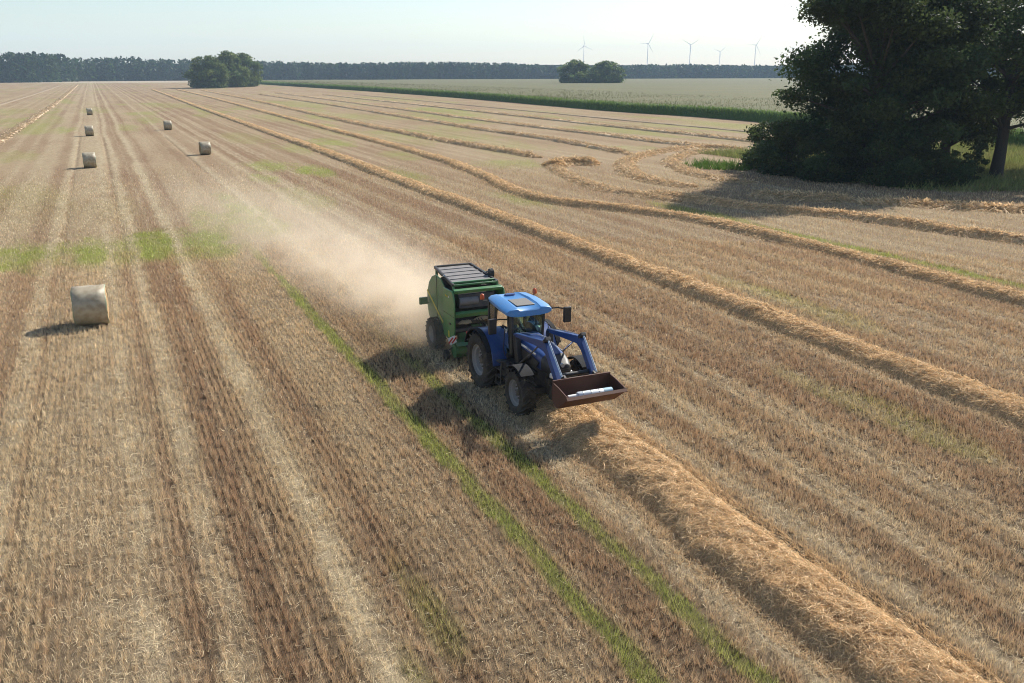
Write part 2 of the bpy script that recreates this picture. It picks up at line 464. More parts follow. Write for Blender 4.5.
def ground_mat():
    m, t, b = new_mat('stubble_ground')
    at = t.nodes.new('ShaderNodeAttribute'); at.attribute_name = 'Col'
    tc = t.nodes.new('ShaderNodeTexCoord')
    mp = t.nodes.new('ShaderNodeMapping'); mp.inputs['Scale'].default_value = (1.0, .35, 1.0)
    t.links.new(tc.outputs['Object'], mp.inputs['Vector'])
    n1 = t.nodes.new('ShaderNodeTexNoise'); n1.inputs['Scale'].default_value = 3.0; n1.inputs['Detail'].default_value = 9; n1.inputs['Roughness'].default_value = .72
    n2 = t.nodes.new('ShaderNodeTexNoise'); n2.inputs['Scale'].default_value = 28.0; n2.inputs['Detail'].default_value = 4; n2.inputs['Roughness'].default_value = .7
    t.links.new(mp.outputs[0], n1.inputs['Vector']); t.links.new(tc.outputs['Object'], n2.inputs['Vector'])
    ad = t.nodes.new('ShaderNodeMath'); ad.operation = 'ADD'
    t.links.new(n1.outputs['Fac'], ad.inputs[0]); t.links.new(n2.outputs['Fac'], ad.inputs[1])
    mr = t.nodes.new('ShaderNodeMapRange'); mr.inputs[1].default_value = .62; mr.inputs[2].default_value = 1.38
    mr.inputs[3].default_value = .62; mr.inputs[4].default_value = 1.38
    t.links.new(ad.outputs[0], mr.inputs[0])
    sc = t.nodes.new('ShaderNodeVectorMath'); sc.operation = 'SCALE'
    t.links.new(at.outputs['Color'], sc.inputs[0]); t.links.new(mr.outputs[0], sc.inputs['Scale'])
    t.links.new(sc.outputs[0], b.inputs['Base Color'])
    b.inputs['Roughness'].default_value = .95
    b.inputs['Specular IOR Level'].default_value = .1
    bp = t.nodes.new('ShaderNodeBump'); bp.inputs['Strength'].default_value = .8; bp.inputs['Distance'].default_value = .05
    t.links.new(ad.outputs[0], bp.inputs['Height']); t.links.new(bp.outputs[0], b.inputs['Normal'])
    return m

M['ground'] = ground_mat()
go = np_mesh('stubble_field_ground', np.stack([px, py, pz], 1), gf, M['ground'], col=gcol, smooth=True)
tag(go, 'harvested stubble field ground with wheel tracks running away', 'ground', kind='structure')

def ground_z(x, y):
    """height of the ground sheet near the camera, for feet of straws"""
    _, p_, d_, g_ = field(x, y)
    return 0.05 * (fnoise(x / 6, y / 6, 2) - .5) - .02

# ------------------------------------------------------------------ standing stubble, litter and grass blades
def blades(x, y, z, h, wd, lean, colr, two=False):
    """upright single-triangle straws"""
    n = len(x)
    a = rng.random(n) * 2 * math.pi
    dx = np.cos(a) * wd / 2; dy = np.sin(a) * wd / 2
    b = rng.random(n) * 2 * math.pi
    lx = np.cos(b) * lean * h; ly = np.sin(b) * lean * h
    v = np.empty((n, 3, 3), np.float32)
    v[:, 0] = np.stack([x - dx, y - dy, z], 1)
    v[:, 1] = np.stack([x + dx, y + dy, z], 1)
    v[:, 2] = np.stack([x + lx, y + ly, z + h], 1)
    f = np.arange(n * 3).reshape(n, 3)
    c = np.repeat(colr, 3, 0)
    return v.reshape(-1, 3), f, c

def sticks(x, y, z, ln, wd, colr, tilt=0.25, ang=None):
    """lying straws: thin quads"""
    n = len(x)
    a = rng.random(n) * 2 * math.pi if ang is None else ang
    t = rng.normal(0, tilt, n)
    ux = np.cos(a) * np.cos(t); uy = np.sin(a) * np.cos(t); uz = np.sin(t)
    sx = -np.sin(a); sy = np.cos(a)
    rz = rng.normal(0, .5, n)
    P = np.stack([x, y, z], 1)
    U = np.stack([ux, uy, uz], 1) * (ln / 2)[:, None]
    S = np.stack([sx, sy, rz], 1); S /= np.linalg.norm(S, axis=1)[:, None]; S *= (wd / 2)[:, None]
    v = np.stack([P - U - S, P - U + S, P + U + S, P + U - S], 1).astype(np.float32)
    v[:, :, 2] = np.maximum(v[:, :, 2], 0.0)
    return v.reshape(-1, 3), np.arange(n * 4).reshape(n, 4), np.repeat(colr, 4, 0)

def scatter(n, rmax=105, rmin=7):
    """points over the viewed sector, density following straw_density"""
    xs = []; ys = []; tot = 0
    while tot < n:
        r = rmin + (rmax - rmin) * rng.random(n)
        keep = rng.random(n) < (straw_density(r, 0) * r) / 20.5
        r = r[keep]
        a = np.radians(24.636 + (rng.random(len(r)) * 2 - 1) * 37)
        xs.append(r * np.sin(a)); ys.append(r * np.cos(a)); tot += len(r)
    return np.concatenate(xs)[:n], np.concatenate(ys)[:n]

def on_windrow(x, y):
    return ((np.abs(x - 11.2) < .75) & (y < 26)) | (np.abs(x - (22.8 + y * .018)) < .6)

ROW = 0.17
# near: tufts on drilled rows, each a handful of straws with bare soil between
x, y = scatter(132000, 52)
x = np.round(x / ROW) * ROW + rng.normal(0, .024, len(x))
rid = np.round(x / ROW)
y = np.round(y / .15 + .37 * np.sin(rid * 12.9)) * .15 + .037 * np.sin(rid * 7.7) + rng.normal(0, .035, len(y))
keep = ~on_windrow(x, y) & (fnoise(x / .35, y / .5, 5) + .16 * rng.random(len(x)) > .30)
x, y = x[keep], y[keep]
tuft = 5
tone_t = np.repeat(.62 + .75 * rng.random(len(x)), tuft)
hgt_t = np.repeat(.75 + .5 * rng.random(len(x)), tuft)
x = np.repeat(x, tuft) + rng.normal(0, .020, len(x) * tuft); y = np.repeat(y, tuft) + rng.normal(0, .030, len(y) * tuft)
# farther: scattered straws
x2, y2 = scatter(170000, 105, 40)
keep = ~on_windrow(x2, y2)
x2, y2 = x2[keep], y2[keep]
x = np.concatenate([x, x2]); y = np.concatenate([y, y2])
tone_t = np.concatenate([tone_t, .7 + .6 * rng.random(len(x2))]); hgt_t = np.concatenate([hgt_t, np.ones(len(x2))])
d = np.hypot(x, y)
c, p_, dk, gr = field(x, y)
keep = (rng.random(len(x)) > p_ * .6) & (rng.random(len(x)) > gr * .7)
x, y, d, c, p_, dk, tone_t, hgt_t = (q[keep] for q in (x, y, d, c, p_, dk, tone_t, hgt_t))
sc = np.clip(d / 20, .8, 4.0) ** .9
h = (.12 + .10 * rng.random(len(x))) * hgt_t * (1 - .35 * p_)
col = c * 1.5 * (tone_t * (.8 + .5 * rng.random(len(x))))[:, None]
strawy = (rng.random(len(x)) < .2)[:, None]
col = np.where(strawy, col * .5 + C_PALE * .7, col)
v, f, cc = blades(x, y, np.full(len(x), -.02), h + .02, .0125 * sc, .34, col)
o = np_mesh('standing_stubble', v, f, M['straw'], col=cc)
tag(o, 'cut cereal stubble standing in rows all over the near field', 'stubble', kind='stuff')

x, y = scatter(330000)
d = np.hypot(x, y)
c, p_, dk, gr = field(x, y)
keep = (rng.random(len(x)) < .10 + p_ * 1.05) & ~on_windrow(x, y) & (rng.random(len(x)) > gr * .8) & (rng.random(len(x)) > dk * .6)
x, y, d, c, p_ = x[keep], y[keep], d[keep], c[keep], p_[keep]
sc = np.clip(d / 20, .8, 4.0) ** .9
col = (C_PALE * 1.12 * (.55 + .75 * rng.random(len(x)))[:, None])
col = col * .8 + c * .25
v, f, cc = sticks(x, y, .02 + .07 * rng.random(len(x)), .06 + .12 * rng.random(len(x)), .010 * sc, col, .4)
o = np_mesh('straw_litter', v, f, M['straw'], col=cc)
tag(o, 'loose pale chopped straw lying along the wheel tracks', 'straw', kind='stuff')

x, y = scatter(420000)
d = np.hypot(x, y)
c, p_, dk, gr = field(x, y)
keep = (rng.random(len(x)) < gr * 1.35 - .1) & ~on_windrow(x, y)
x, y, d, c, gr = x[keep], y[keep], d[keep], c[keep], gr[keep]
sc = np.clip(d / 20, .8, 4.0) ** .9
t = rng.random(len(x))[:, None]
col = np.array([.32, .37, .065]) * (1 - t) + np.array([.50, .47, .16]) * t
v, f, cc = blades(x, y, np.full(len(x), -.02), .10 + .12 * rng.random(len(x)) * gr, .013 * sc, .5, col)
o = np_mesh('regrowth_grass', v, f, M['straw'], col=cc)
tag(o, 'thin green regrowth in strips and patches among the stubble', 'grass', kind='stuff')

# ------------------------------------------------------------------ straw windrows
def resample(path, step):
    P = np.array(path, float)
    # smooth with Catmull-Rom
    Q = []
    n = len(P)
    for i in range(n - 1):
        p0, p1, p2, p3 = P[max(i - 1, 0)], P[i], P[i + 1], P[min(i + 2, n - 1)]
        m = max(2, int(np.linalg.norm(p2 - p1) / step))
        for k in range(m):
            s = k / m
            Q.append(.5 * (2 * p1 + (p2 - p0) * s + (2 * p0 - 5 * p1 + 4 * p2 - p3) * s * s + (3 * p1 - p0 - 3 * p2 + p3) * s ** 3))
    Q.append(P[-1])
    return np.array(Q)

C_GOLD = np.array([.74, .555, .335]); C_GOLD2 = np.array([.54, .385, .215])
def windrow(label, path, width=2.0, height=.5, step=.2, strands=0, swd=.009, sln=.3, seed=0, taper=True, tone=1.0, pale=0.0):
    Q = resample(path, step)
    n = len(Q)
    T = np.gradient(Q, axis=0); T /= np.linalg.norm(T, axis=1)[:, None]
    Nn = np.stack([T[:, 1], -T[:, 0]], 1)
    s = np.concatenate([[0], np.cumsum(np.linalg.norm(np.diff(Q, axis=0), axis=1))])
    L = s[-1]
    m = 19 if seed == 1 else 13
    tt = np.linspace(-1, 1, m)
    so = seed * 13.7
    env = np.ones(n)
    if taper:
        env = sstep(0, min(2.5, L * .1), s) * sstep(0, min(2.5, L * .1), L - s) * .9 + .1
    wv = width * (.86 + .32 * vnoise(s / 2.3, so, 1)) * (.6 + .4 * env)
    hv = height * (.80 + .4 * fnoise(s / 2.2 + so, so, 2)) * env
    off = .35 * (fnoise(s / 3.1, so + 4, 3) - .5) * width * .5
    def surf(si, t):
        # si: fractional index, t: -1..1
        i0 = np.clip(si.astype(int), 0, n - 2); fr = (si - i0)
        c = Q[i0] * (1 - fr)[:, None] + Q[i0 + 1] * fr[:, None]
        N_ = Nn[i0]
        wv_ = wv[i0] * (1 - fr) + wv[i0 + 1] * fr; hv_ = hv[i0] * (1 - fr) + hv[i0 + 1] * fr
        o_ = off[i0] * (1 - fr) + off[i0 + 1] * fr
        sa = s[i0] * (1 - fr) + s[i0 + 1] * fr
        prof = np.clip(1 - np.abs(t) ** 2.8, 0, 1) ** .75
        bump = .5 + (fnoise(sa / .28 + so, t * wv_ * 2.6 + so, 4) - .5) * min(1.0, .26 / step)
        z = hv_ * prof * (.70 + .55 * bump) - .03
        lat = t * wv_ / 2 * (1 + .16 * (vnoise(sa / .45, t * 2 + so, 6) - .5)) + o_
        return np.stack([c[:, 0] + N_[:, 0] * lat, c[:, 1] + N_[:, 1] * lat, z], 1)
    SI, TT = np.meshgrid(np.arange(n, dtype=float), tt, indexing='ij')
    V = surf(SI.ravel(), TT.ravel())
    b = fnoise(V[:, 0] / .5, V[:, 1] / .5, 5)[:, None]
    cl = (C_GOLD * b + C_GOLD2 * (1 - b)) * tone
    if strands > 50000:
        cl = cl * np.array([.78, .74, .68])       # shade in the gaps under the loose strands, put into the colour
    ii = (np.arange(n - 1)[:, None] * m + np.arange(m - 1)[None, :]).ravel()
    F = np.stack([ii, ii + 1, ii + m + 1, ii + m], 1)
    cl = cl * (1 - pale) + np.array([.46, .36, .245]) * (pale * tone)
    root = empty('straw_windrow', (float(Q[0, 0]), float(Q[0, 1]), 0))
    org = np.array([Q[0, 0], Q[0, 1], 0])
    np_mesh('straw_mound', V - org, F, M['mound'], root, col=cl, smooth=True)
    if strands:
        r = rng.random(strands)
        # more strands where the row is nearer
        dd = np.hypot(Q[:, 0], Q[:, 1]); wgt = 1 / np.maximum(dd, 12) ** 1.6
        cdf = np.cumsum(wgt); cdf /= cdf[-1]
        si = np.clip(np.interp(r, cdf, np.arange(n)), 0, n - 1.001)
        t = np.clip(rng.normal(0, .60, strands), -1.4, 1.4)
        base = surf(si, np.clip(t, -1, 1))
        i0 = si.astype(int)
        over = (np.abs(t) > 1)[:, None]
        base[:, :2] += Nn[i0] * ((t - np.clip(t, -1, 1)) * wv[i0] / 2)[:, None]
        base[:, 2] = np.maximum(base[:, 2], 0.01) + .10 * rng.random(strands) ** 2 * sstep(1.3, .5, np.abs(t))
        dist = np.hypot(base[:, 0], base[:, 1])
        k = np.clip(dist / 18, .8, 5) ** .9
        # direction mostly tangent to the mound, some sticking out
        slope = -np.sign(t) * np.abs(t) ** 1.3 * hv[i0] / (wv[i0] / 2) * 2.0
        a = rng.random(strands) * 2 * math.pi
        dN = np.cos(a); dT = np.sin(a)
        U = np.stack([Nn[i0, 0] * dN + T[i0, 0] * dT, Nn[i0, 1] * dN + T[i0, 1] * dT, slope * dN + rng.normal(0, .22, strands) + (rng.random(strands) < .22) * rng.normal(0, .75, strands)], 1)
        U /= np.linalg.norm(U, axis=1)[:, None]
        ln = sln * (.5 + rng.random(strands)) * k ** .35
        S = np.cross(U, rng.normal(0, 1, (strands, 3)) + np.array([0, 0, .6])); S /= np.linalg.norm(S, axis=1)[:, None]
        S *= (swd * k / 2)[:, None]
        bend = rng.normal(0, .10, (strands, 3)) * ln[:, None]
        P0 = base - U * ln[:, None] / 2; P1 = base + bend; P2 = base + U * ln[:, None] / 2
        if seed == 1:            # bent straws in the foreground row, straight ones farther out
            vv = np.stack([P0 - S, P0 + S, P1 + S, P1 - S, P2 + S, P2 - S], 1); nv = 6
            ff = np.array([[0, 1, 2, 3], [3, 2, 4, 5]])[None] + (np.arange(strands) * 6)[:, None, None]
        else:
            vv = np.stack([P0 - S, P0 + S, P2 + S, P2 - S], 1); nv = 4
            ff = np.array([[0, 1, 2, 3]])[None] + (np.arange(strands) * 4)[:, None, None]
        vv[:, :, 2] = np.maximum(vv[:, :, 2], 0.0)
        q = rng.random(strands)[:, None]
        cs = (C_GOLD * 1.15 * q + C_GOLD2 * 1.05 * (1 - q)) * (.62 + .82 * rng.random(strands))[:, None] * tone
        cs = cs * (1 - pale) + np.array([.46, .36, .245]) * pale
        so_ = np_mesh('loose_straw', vv.reshape(-1, 3) - org, ff.reshape(-1, 4), M['straw'], root, col=np.repeat(cs, nv, 0))
        so_['kind'] = 'stuff'
    tag(root, label, 'windrow', 'straw windrows on the field')
    return root

windrow('thick golden straw windrow in the foreground leading in under the tractor bucket', [(10.85, 3.5), (10.9, 8), (10.93, 12), (11.05, 16), (11.1, 20), (11.05, 24), (11.05, 26.3)], 1.75, .37, .13, 125000, .0095, .21, 1)
windrow('long straight straw windrow just to the right of the tractor, running far away', [(22.75, 6), (22.9, 15), (23.15, 24), (23.4, 32), (23.8, 50), (24.2, 78), (24.9, 106), (25.4, 158), (26.6, 272), (29, 420), (31, 560)], 1.5, .40, .22, 80000, .0085, .2, 2)
windrow('straw windrow with a kink in the middle, second to the right of the tractor', [(34.6, 14), (34.8, 24.1), (35.1, 30), (35.4, 34), (35.6, 42.3), (35.2, 48), (33.7, 52.6), (31.6, 57), (30.4, 61), (30.8, 67.4), (32.8, 79), (34.5, 94.7), (35.6, 121), (36.4, 160), (39, 267), (42, 400), (44, 560)], 1.4, .36, .26, 60000, .0095, .22, 3)
windrow('straw windrow passing the front of the dark tree clump', [(50.5, 24), (48, 33.5), (46.9, 37), (46.3, 41), (45.2, 45), (43, 48.6), (41.8, 51.8), (40.6, 56.5), (39.4, 61)], 1.5, .38, .4, 16000, .014, .3, 4)
windrow('curved thin straw windrow turning from a small heap toward the tree shadow', [(39.6, 56), (38.7, 60.5), (38.2, 64.5), (38.9, 70), (41, 78), (43.2, 84)], 1.4, .20, .5, 6000, .016, .35, 5, pale=.3)
windrow('small untidy heap of straw at the end of a windrow', [(42.6, 82.6), (44.3, 84.2), (46.6, 83.8), (48, 82.9)], 2.2, .55, .3, 5000, .02, .4, 6, tone=.95)
windrow('straight windrow ending short of the small straw heap', [(45.8, 92.5), (45.2, 108), (44.6, 130), (45.2, 173), (47, 228), (51, 340), (54, 520)], 1.5, .36, .7, 9000, .02, .4, 7, pale=.3)
windrow('large hook shaped windrow bending round beside the tree clump', [(74.7, 92.6), (72, 97), (66.5, 95), (58.5, 90), (52.5, 84.2), (48, 77), (45.5, 70.5), (44.8, 66), (46, 62.6)], 1.7, .24, .5, 9000, .018, .4, 8, pale=.3)
windrow('inner hook shaped windrow round the green weeds by the shrubs', [(70, 93), (65, 90), (58, 83.5), (54.6, 78), (52.2, 71.5), (51.2, 66.5), (52.3, 62.5)], 1.6, .16, .5, 6000, .018, .4, 9, pale=.35)
windrow('windrow meeting the outer hook from behind', [(57.6, 92), (58.8, 103.5), (59.9, 121), (59.6, 143), (60.8, 178), (64, 260), (68, 420)], 1.5, .36, .8, 6000, .02, .4, 10, pale=.4)
windrow('windrow third from the maize field edge, broken by a gap', [(73.2, 96), (71.2, 105.4), (71.6, 123), (71.3, 143), (72, 188), (76, 300), (80, 450)], 1.5, .34, .9, 4000, .02, .4, 11, pale=.4)
windrow('windrow second from the maize field edge', [(83, 92), (84, 100), (84.5, 114.7), (84.5, 131), (85.3, 163), (88, 240), (92, 400)], 1.5, .34, .9, 3000, .02, .4, 12, pale=.45)
windrow('faint windrow nearest the maize field edge', [(97, 108), (98, 130), (98.5, 165), (101, 240), (106, 400)], 1.3, .22, 1.2, 0, seed=13, pale=.5, tone=.5)  # tone lowered to paint in the self-shadow this smooth mound lacks
windrow('short flattened windrow in the light strip right of the tree shadow', [(63, 36), (60, 39.5), (57, 43.5), (54.2, 46.8), (51.5, 49.5)], 2.0, .28, .4, 6000, .02, .45, 14)
windrow('low straw remnant lying in the shade of the tree clump', [(51.5, 50.5), (48.8, 53), (46.6, 55.8)], 2.2, .38, .4, 2500, .02, .45, 15, tone=.9)
windrow('pale windrow on the far left, left of the line of bales', [(-13.6, 110), (-13.1, 150), (-11.9, 236), (-11, 364), (-10.5, 570), (-10, 800)], 1.5, .30, .8, 5000, .03, .4, seed=16, pale=.8)
windrow('outermost faint windrow at the left edge', [(-27.5, 230), (-25.9, 315), (-23.5, 493), (-22, 750)], 1.2, .26, 1.5, 0, seed=17, pale=.85, tone=.5)  # lowered tone stands in for straw self-shadow

# ------------------------------------------------------------------ round bales
def bale_mats():
    m, t, b = new_mat('bale_net')
    tc = t.nodes.new('ShaderNodeTexCoord')
    sp = t.nodes.new('ShaderNodeSeparateXYZ'); t.links.new(tc.outputs['Object'], sp.inputs[0])
    wv = t.nodes.new('ShaderNodeTexWave'); wv.inputs['Scale'].default_value = 9.0; wv.inputs['Distortion'].default_value = 1.5; wv.inputs['Detail'].default_value = 3
    t.links.new(tc.outputs['Object'], wv.inputs['Vector'])
    nz = t.nodes.new('ShaderNodeTexNoise'); nz.inputs['Scale'].default_value = 5.0; nz.inputs['Detail'].default_value = 7
    t.links.new(tc.outputs['Object'], nz.inputs['Vector'])
    r = t.nodes.new('ShaderNodeValToRGB')
    r.color_ramp.elements[0].position = .3; r.color_ramp.elements[0].color = (.28, .21, .125, 1)
    r.color_ramp.elements[1].position = .72; r.color_ramp.elements[1].color = (.45, .39, .275, 1)
    ad = t.nodes.new('ShaderNodeMath'); ad.operation = 'MULTIPLY_ADD'; ad.inputs[1].default_value = .3
    t.links.new(wv.outputs['Fac'], ad.inputs[0]); t.links.new(nz.outputs['Fac'], ad.inputs[2])
    sb = t.nodes.new('ShaderNodeMath'); sb.operation = 'SUBTRACT'; sb.inputs[1].default_value = .12
    t.links.new(ad.outputs[0], sb.inputs[0])
    t.links.new(sb.outputs[0], r.inputs[0])
    # green net edge bands near both rims
    ab = t.nodes.new('ShaderNodeMath'); ab.operation = 'ABSOLUTE'; t.links.new(sp.outputs['X'], ab.inputs[0])
    mr = t.nodes.new('ShaderNodeMapRange'); mr.inputs[1].default_value = .545; mr.inputs[2].default_value = .585; mr.inputs[3].default_value = 0; mr.inputs[4].default_value = .55
    t.links.new(ab.outputs[0], mr.inputs[0])
    mx = t.nodes.new('ShaderNodeMix'); mx.data_type = 'RGBA'; mx.inputs[7].default_value = (.18, .30, .17, 1)
    t.links.new(mr.outputs[0], mx.inputs[0]); t.links.new(r.outputs[0], mx.inputs[6])
    t.links.new(mx.outputs[2], b.inputs['Base Color'])
    b.inputs['Roughness'].default_value = .45
    bp = t.nodes.new('ShaderNodeBump'); bp.inputs['Distance'].default_value = .02; bp.inputs['Strength'].default_value = .7
    t.links.new(ad.outputs[0], bp.inputs['Height']); t.links.new(bp.outputs[0], b.inputs['Normal'])
    m2, t, b = new_mat('bale_end_straw')
    tc = t.nodes.new('ShaderNodeTexCoord')
    nz = t.nodes.new('ShaderNodeTexNoise'); nz.inputs['Scale'].default_value = 22.0; nz.inputs['Detail'].default_value = 8
    t.links.new(tc.outputs['Object'], nz.inputs['Vector'])
    r = t.nodes.new('ShaderNodeValToRGB')
    r.color_ramp.elements[0].position = .3; r.color_ramp.elements[0].color = (.24, .15, .07, 1)
    r.color_ramp.elements[1].position = .75; r.color_ramp.elements[1].color = (.55, .38, .2, 1)
    t.links.new(nz.outputs['Fac'], r.inputs[0]); t.links.new(r.outputs[0], b.inputs['Base Color'])
    b.inputs['Roughness'].default_value = .9
    bp = t.nodes.new('ShaderNodeBump'); bp.inputs['Distance'].default_value = .04
    t.links.new(nz.outputs['Fac'], bp.inputs['Height']); t.links.new(bp.outputs[0], b.inputs['Normal'])
    return m, m2
M['net'], M['bale_end'] = bale_mats()

def make_bale(r=.775, hw=.60):
    root = empty('round_bale')
    n = 48
    b = MB()
    vs = []; fs = []
    prof = [(-hw, r - .045), (-hw + .03, r - .01), (-hw * .5, r), (-.02, r + .006), (hw * .5, r), (hw - .03, r - .01), (hw, r - .045)]
    m = len(prof)
    for k in range(n):
        t = 2 * math.pi * k / n
        for x, q in prof:
            q2 = q + .012 * math.sin(3 * t + x * 4) + .006 * math.sin(11 * t + 7 * x)
            zz = r + q2 * math.sin(t)
            vs.append((x + .012 * math.sin(5 * t), q2 * math.cos(t) * (1.0 + .02 * (zz < .3)), max(zz, .02 if zz > -.1 else 0)))
    for k in range(n):
        for i in range(m - 1):
            k2 = (k + 1) % n
            fs.append((k * m + i, k * m + i + 1, k2 * m + i + 1, k2 * m + i))
    b.add(vs, fs)
    b.build('net_wrap', M['net'], root, smooth=60)
    for sx in (-1, 1):
        e = MB(); vs = [(sx * (hw - .005), 0, r)]; fs = []
        rings = 7
        for j in range(1, rings + 1):
            for k in range(n):
                t = 2 * math.pi * k / n; q = (r - .047) * j / rings
                vs.append((sx * (hw - .012 + .03 * math.sin(j * 2.1) * (j < rings) + .012 * random.uniform(-1, 1)), q * math.cos(t), max(r + q * math.sin(t), .03)))
        for k in range(n):
            fs.append((0, 1 + k, 1 + (k + 1) % n))
        for j in range(rings - 1):
            for k in range(n):
                a = 1 + j * n + k; a2 = 1 + j * n + (k + 1) % n
                fs.append((a, a + n, a2 + n, a2))
        e.add(vs, fs)
        e.build('straw_end', M['bale_end'], root, smooth=60)
    return root

bale = make_bale()
BALES = [(-1.08, 36.9, -2.0, 1.0, 'nearest and largest round bale, alone at the left of the field'),
         (-1.15, 102.0, 1.5, 1.0, 'second bale of the left line, above the big one'),
         (-1.2, 154.5, 0, 1.0, 'third bale of the left line, small in the distance'),
         (-1.2, 232.0, 3, 1.0, 'farthest tiny bale of the left line'),
         (11.4, 113.0, 4, .98, 'nearer of the two bales behind the dust trail'),
         (11.0, 165.5, 2, 1.0, 'farther of the two bales behind the dust trail')]
for i, (x, y, a, s, lb) in enumerate(BALES):
    o = bale if i == 0 else copy_tree(bale)
    o.location = (x, y, -.02); o.rotation_euler = (0, 0, R(a)); o.scale = (s, s, s)
    tag(o, lb, 'bale', 'round straw bales')
# ------------------------------------------------------------------ trees
def leaf_quads(P, size, colr, flat=0.3):
    n = len(P)
    a = rng.normal(0, 1, (n, 3)); a[:, 2] *= flat + .4; a /= np.linalg.norm(a, axis=1)[:, None]
    b = np.cross(a, rng.normal(0, 1, (n, 3))); b /= np.linalg.norm(b, axis=1)[:, None]
    sz = (size * (.45 + 1.2 * rng.random(n) ** 2))[:, None]
    a = a * sz * .5; b = b * sz * .36
    v = np.stack([P - a, P - b * .9 + a * .1, P + a, P + b], 1)
    return v.reshape(-1, 3), np.arange(n * 4).reshape(n, 4), np.repeat(colr, 4, 0)

def crown_points(blobs, total):
    """blobs: (cx, cy, cz, rx, ry, rz); leaves gather towards each blob's outside"""
    B = np.array(blobs, float)
    wgt = B[:, 3] * B[:, 4] + B[:, 4] * B[:, 5]; wgt /= wgt.sum()
    k = rng.choice(len(B), total, p=wgt)
    d = rng.normal(0, 1, (total, 3)); d /= np.linalg.norm(d, axis=1)[:, None]
    rr = (rng.random(total) ** .45)[:, None] * (1 + .20 * rng.normal(0, 1, total))[:, None]
    return B[k, :3] + d * rr * B[k, 3:6], k

def make_tree(name, height, radius, trunk_h, trunk_r, leaves, leaf, seed, colour=(.060, .085, .028), nblob=34, spread=1.0, lo=.25, stems=1):
    """tapered trunk, limbs reaching into leaf clumps; origin at the foot"""
    rd = random.Random(seed)
    root = empty(name)
    blobs = []
    ch = height - trunk_h
    for i in range(nblob):
        # clump centres through an egg-shaped crown
        z = rd.random() ** .85
        prof = math.sin(math.pi * min(1, (z * .86 + .12))) ** .6
        a = i * 2.399 + rd.uniform(-.4, .4)
        q = radius * prof * (.35 + .65 * rd.random() ** .5) * spread
        r0 = radius * rd.uniform(.15, .33)
        blobs.append((q * math.cos(a), q * math.sin(a), trunk_h + r0 * .5 + z * (ch - r0 * 1.3), r0 * 1.15, r0 * 1.15, r0 * rd.uniform(.62, .85)))
    if trunk_h < .5:                    # foliage down to the ground
        for i in range(14):
            a = i * 2 * math.pi / 14; r0 = radius * .24
            blobs.append((radius * .66 * math.cos(a), radius * .66 * math.sin(a), r0 * .75, r0 * 1.2, r0 * 1.2, r0 * .8))
    for i in range(nblob // 4):         # a few boughs reach beyond the rest
        a = rd.uniform(0, 2 * math.pi); z = rd.uniform(.1, .95); q = radius * rd.uniform(.92, 1.14) * math.sin(math.pi * min(1, z * .86 + .12)) ** .6; r0 = radius * rd.uniform(.09, .16)
        blobs.append((q * math.cos(a), q * math.sin(a), trunk_h + r0 + z * (ch - r0 * 2), r0 * 1.4, r0 * 1.4, r0 * .8))
    blobs.append((0, 0, trunk_h + ch * .5, radius * .42, radius * .42, ch * .34))
    P, k = crown_points(blobs, leaves)
    keep = P[:, 2] > .15
    P, k = P[keep], k[keep]
    tone = np.array([rd.uniform(.72, 1.3) for _ in blobs])[k] * (.75 + .5 * rng.random(len(P)))
    hue = np.array([rd.uniform(-1, 1) for _ in blobs])[k][:, None]
    col = np.array(colour) * tone[:, None] * (1 + hue * np.array([.16, .04, -.1]))
    # trunk and limbs
    t = MB()
    for s_ in range(stems):
        ox, oy = (0, 0) if stems == 1 else (rd.uniform(-.3, .3) * radius, rd.uniform(-.3, .3) * radius)
        pts = [(ox, oy, -.1), (ox, oy, .5), (ox * .9 + rd.uniform(-.2, .2), oy * .9, trunk_h * .6), (ox * .7, oy * .7 + rd.uniform(-.2, .2), trunk_h + ch * .25), (ox * .4, oy * .4, trunk_h + ch * .6)]
        t.tube(pts, [trunk_r * 1.45, trunk_r * 1.05, trunk_r * .9, trunk_r * .6, trunk_r * .18], 10)
    t.build('trunk', M['bark'], root)
    lm = MB()
    for (bx, by, bz, r0, _, _) in blobs[:-1]:
        if rd.random() < .7:
            zz = max(trunk_h * 1.05, min(bz - r0, trunk_h + ch * .45) * rd.uniform(.8, 1))
            lm.tube([(0, 0, zz), (bx * .5, by * .5, (zz + bz) / 2 + rd.uniform(-.1, .3)), (bx * .95, by * .95, bz)], [trunk_r * .32, trunk_r * .2, trunk_r * .05], 6)
    lm.build('limbs', M['bark'], root)
    v, f, c = leaf_quads(P, leaf, col)
    np_mesh('crown', v, f, M['leaf'], root, col=c)
    return root

def put(o, x, y, rz=0, s=1.0, sz=None):
    o.location = (x, y, -.05); o.rotation_euler = (0, 0, rz); o.scale = (s, s, sz or s)
    return o

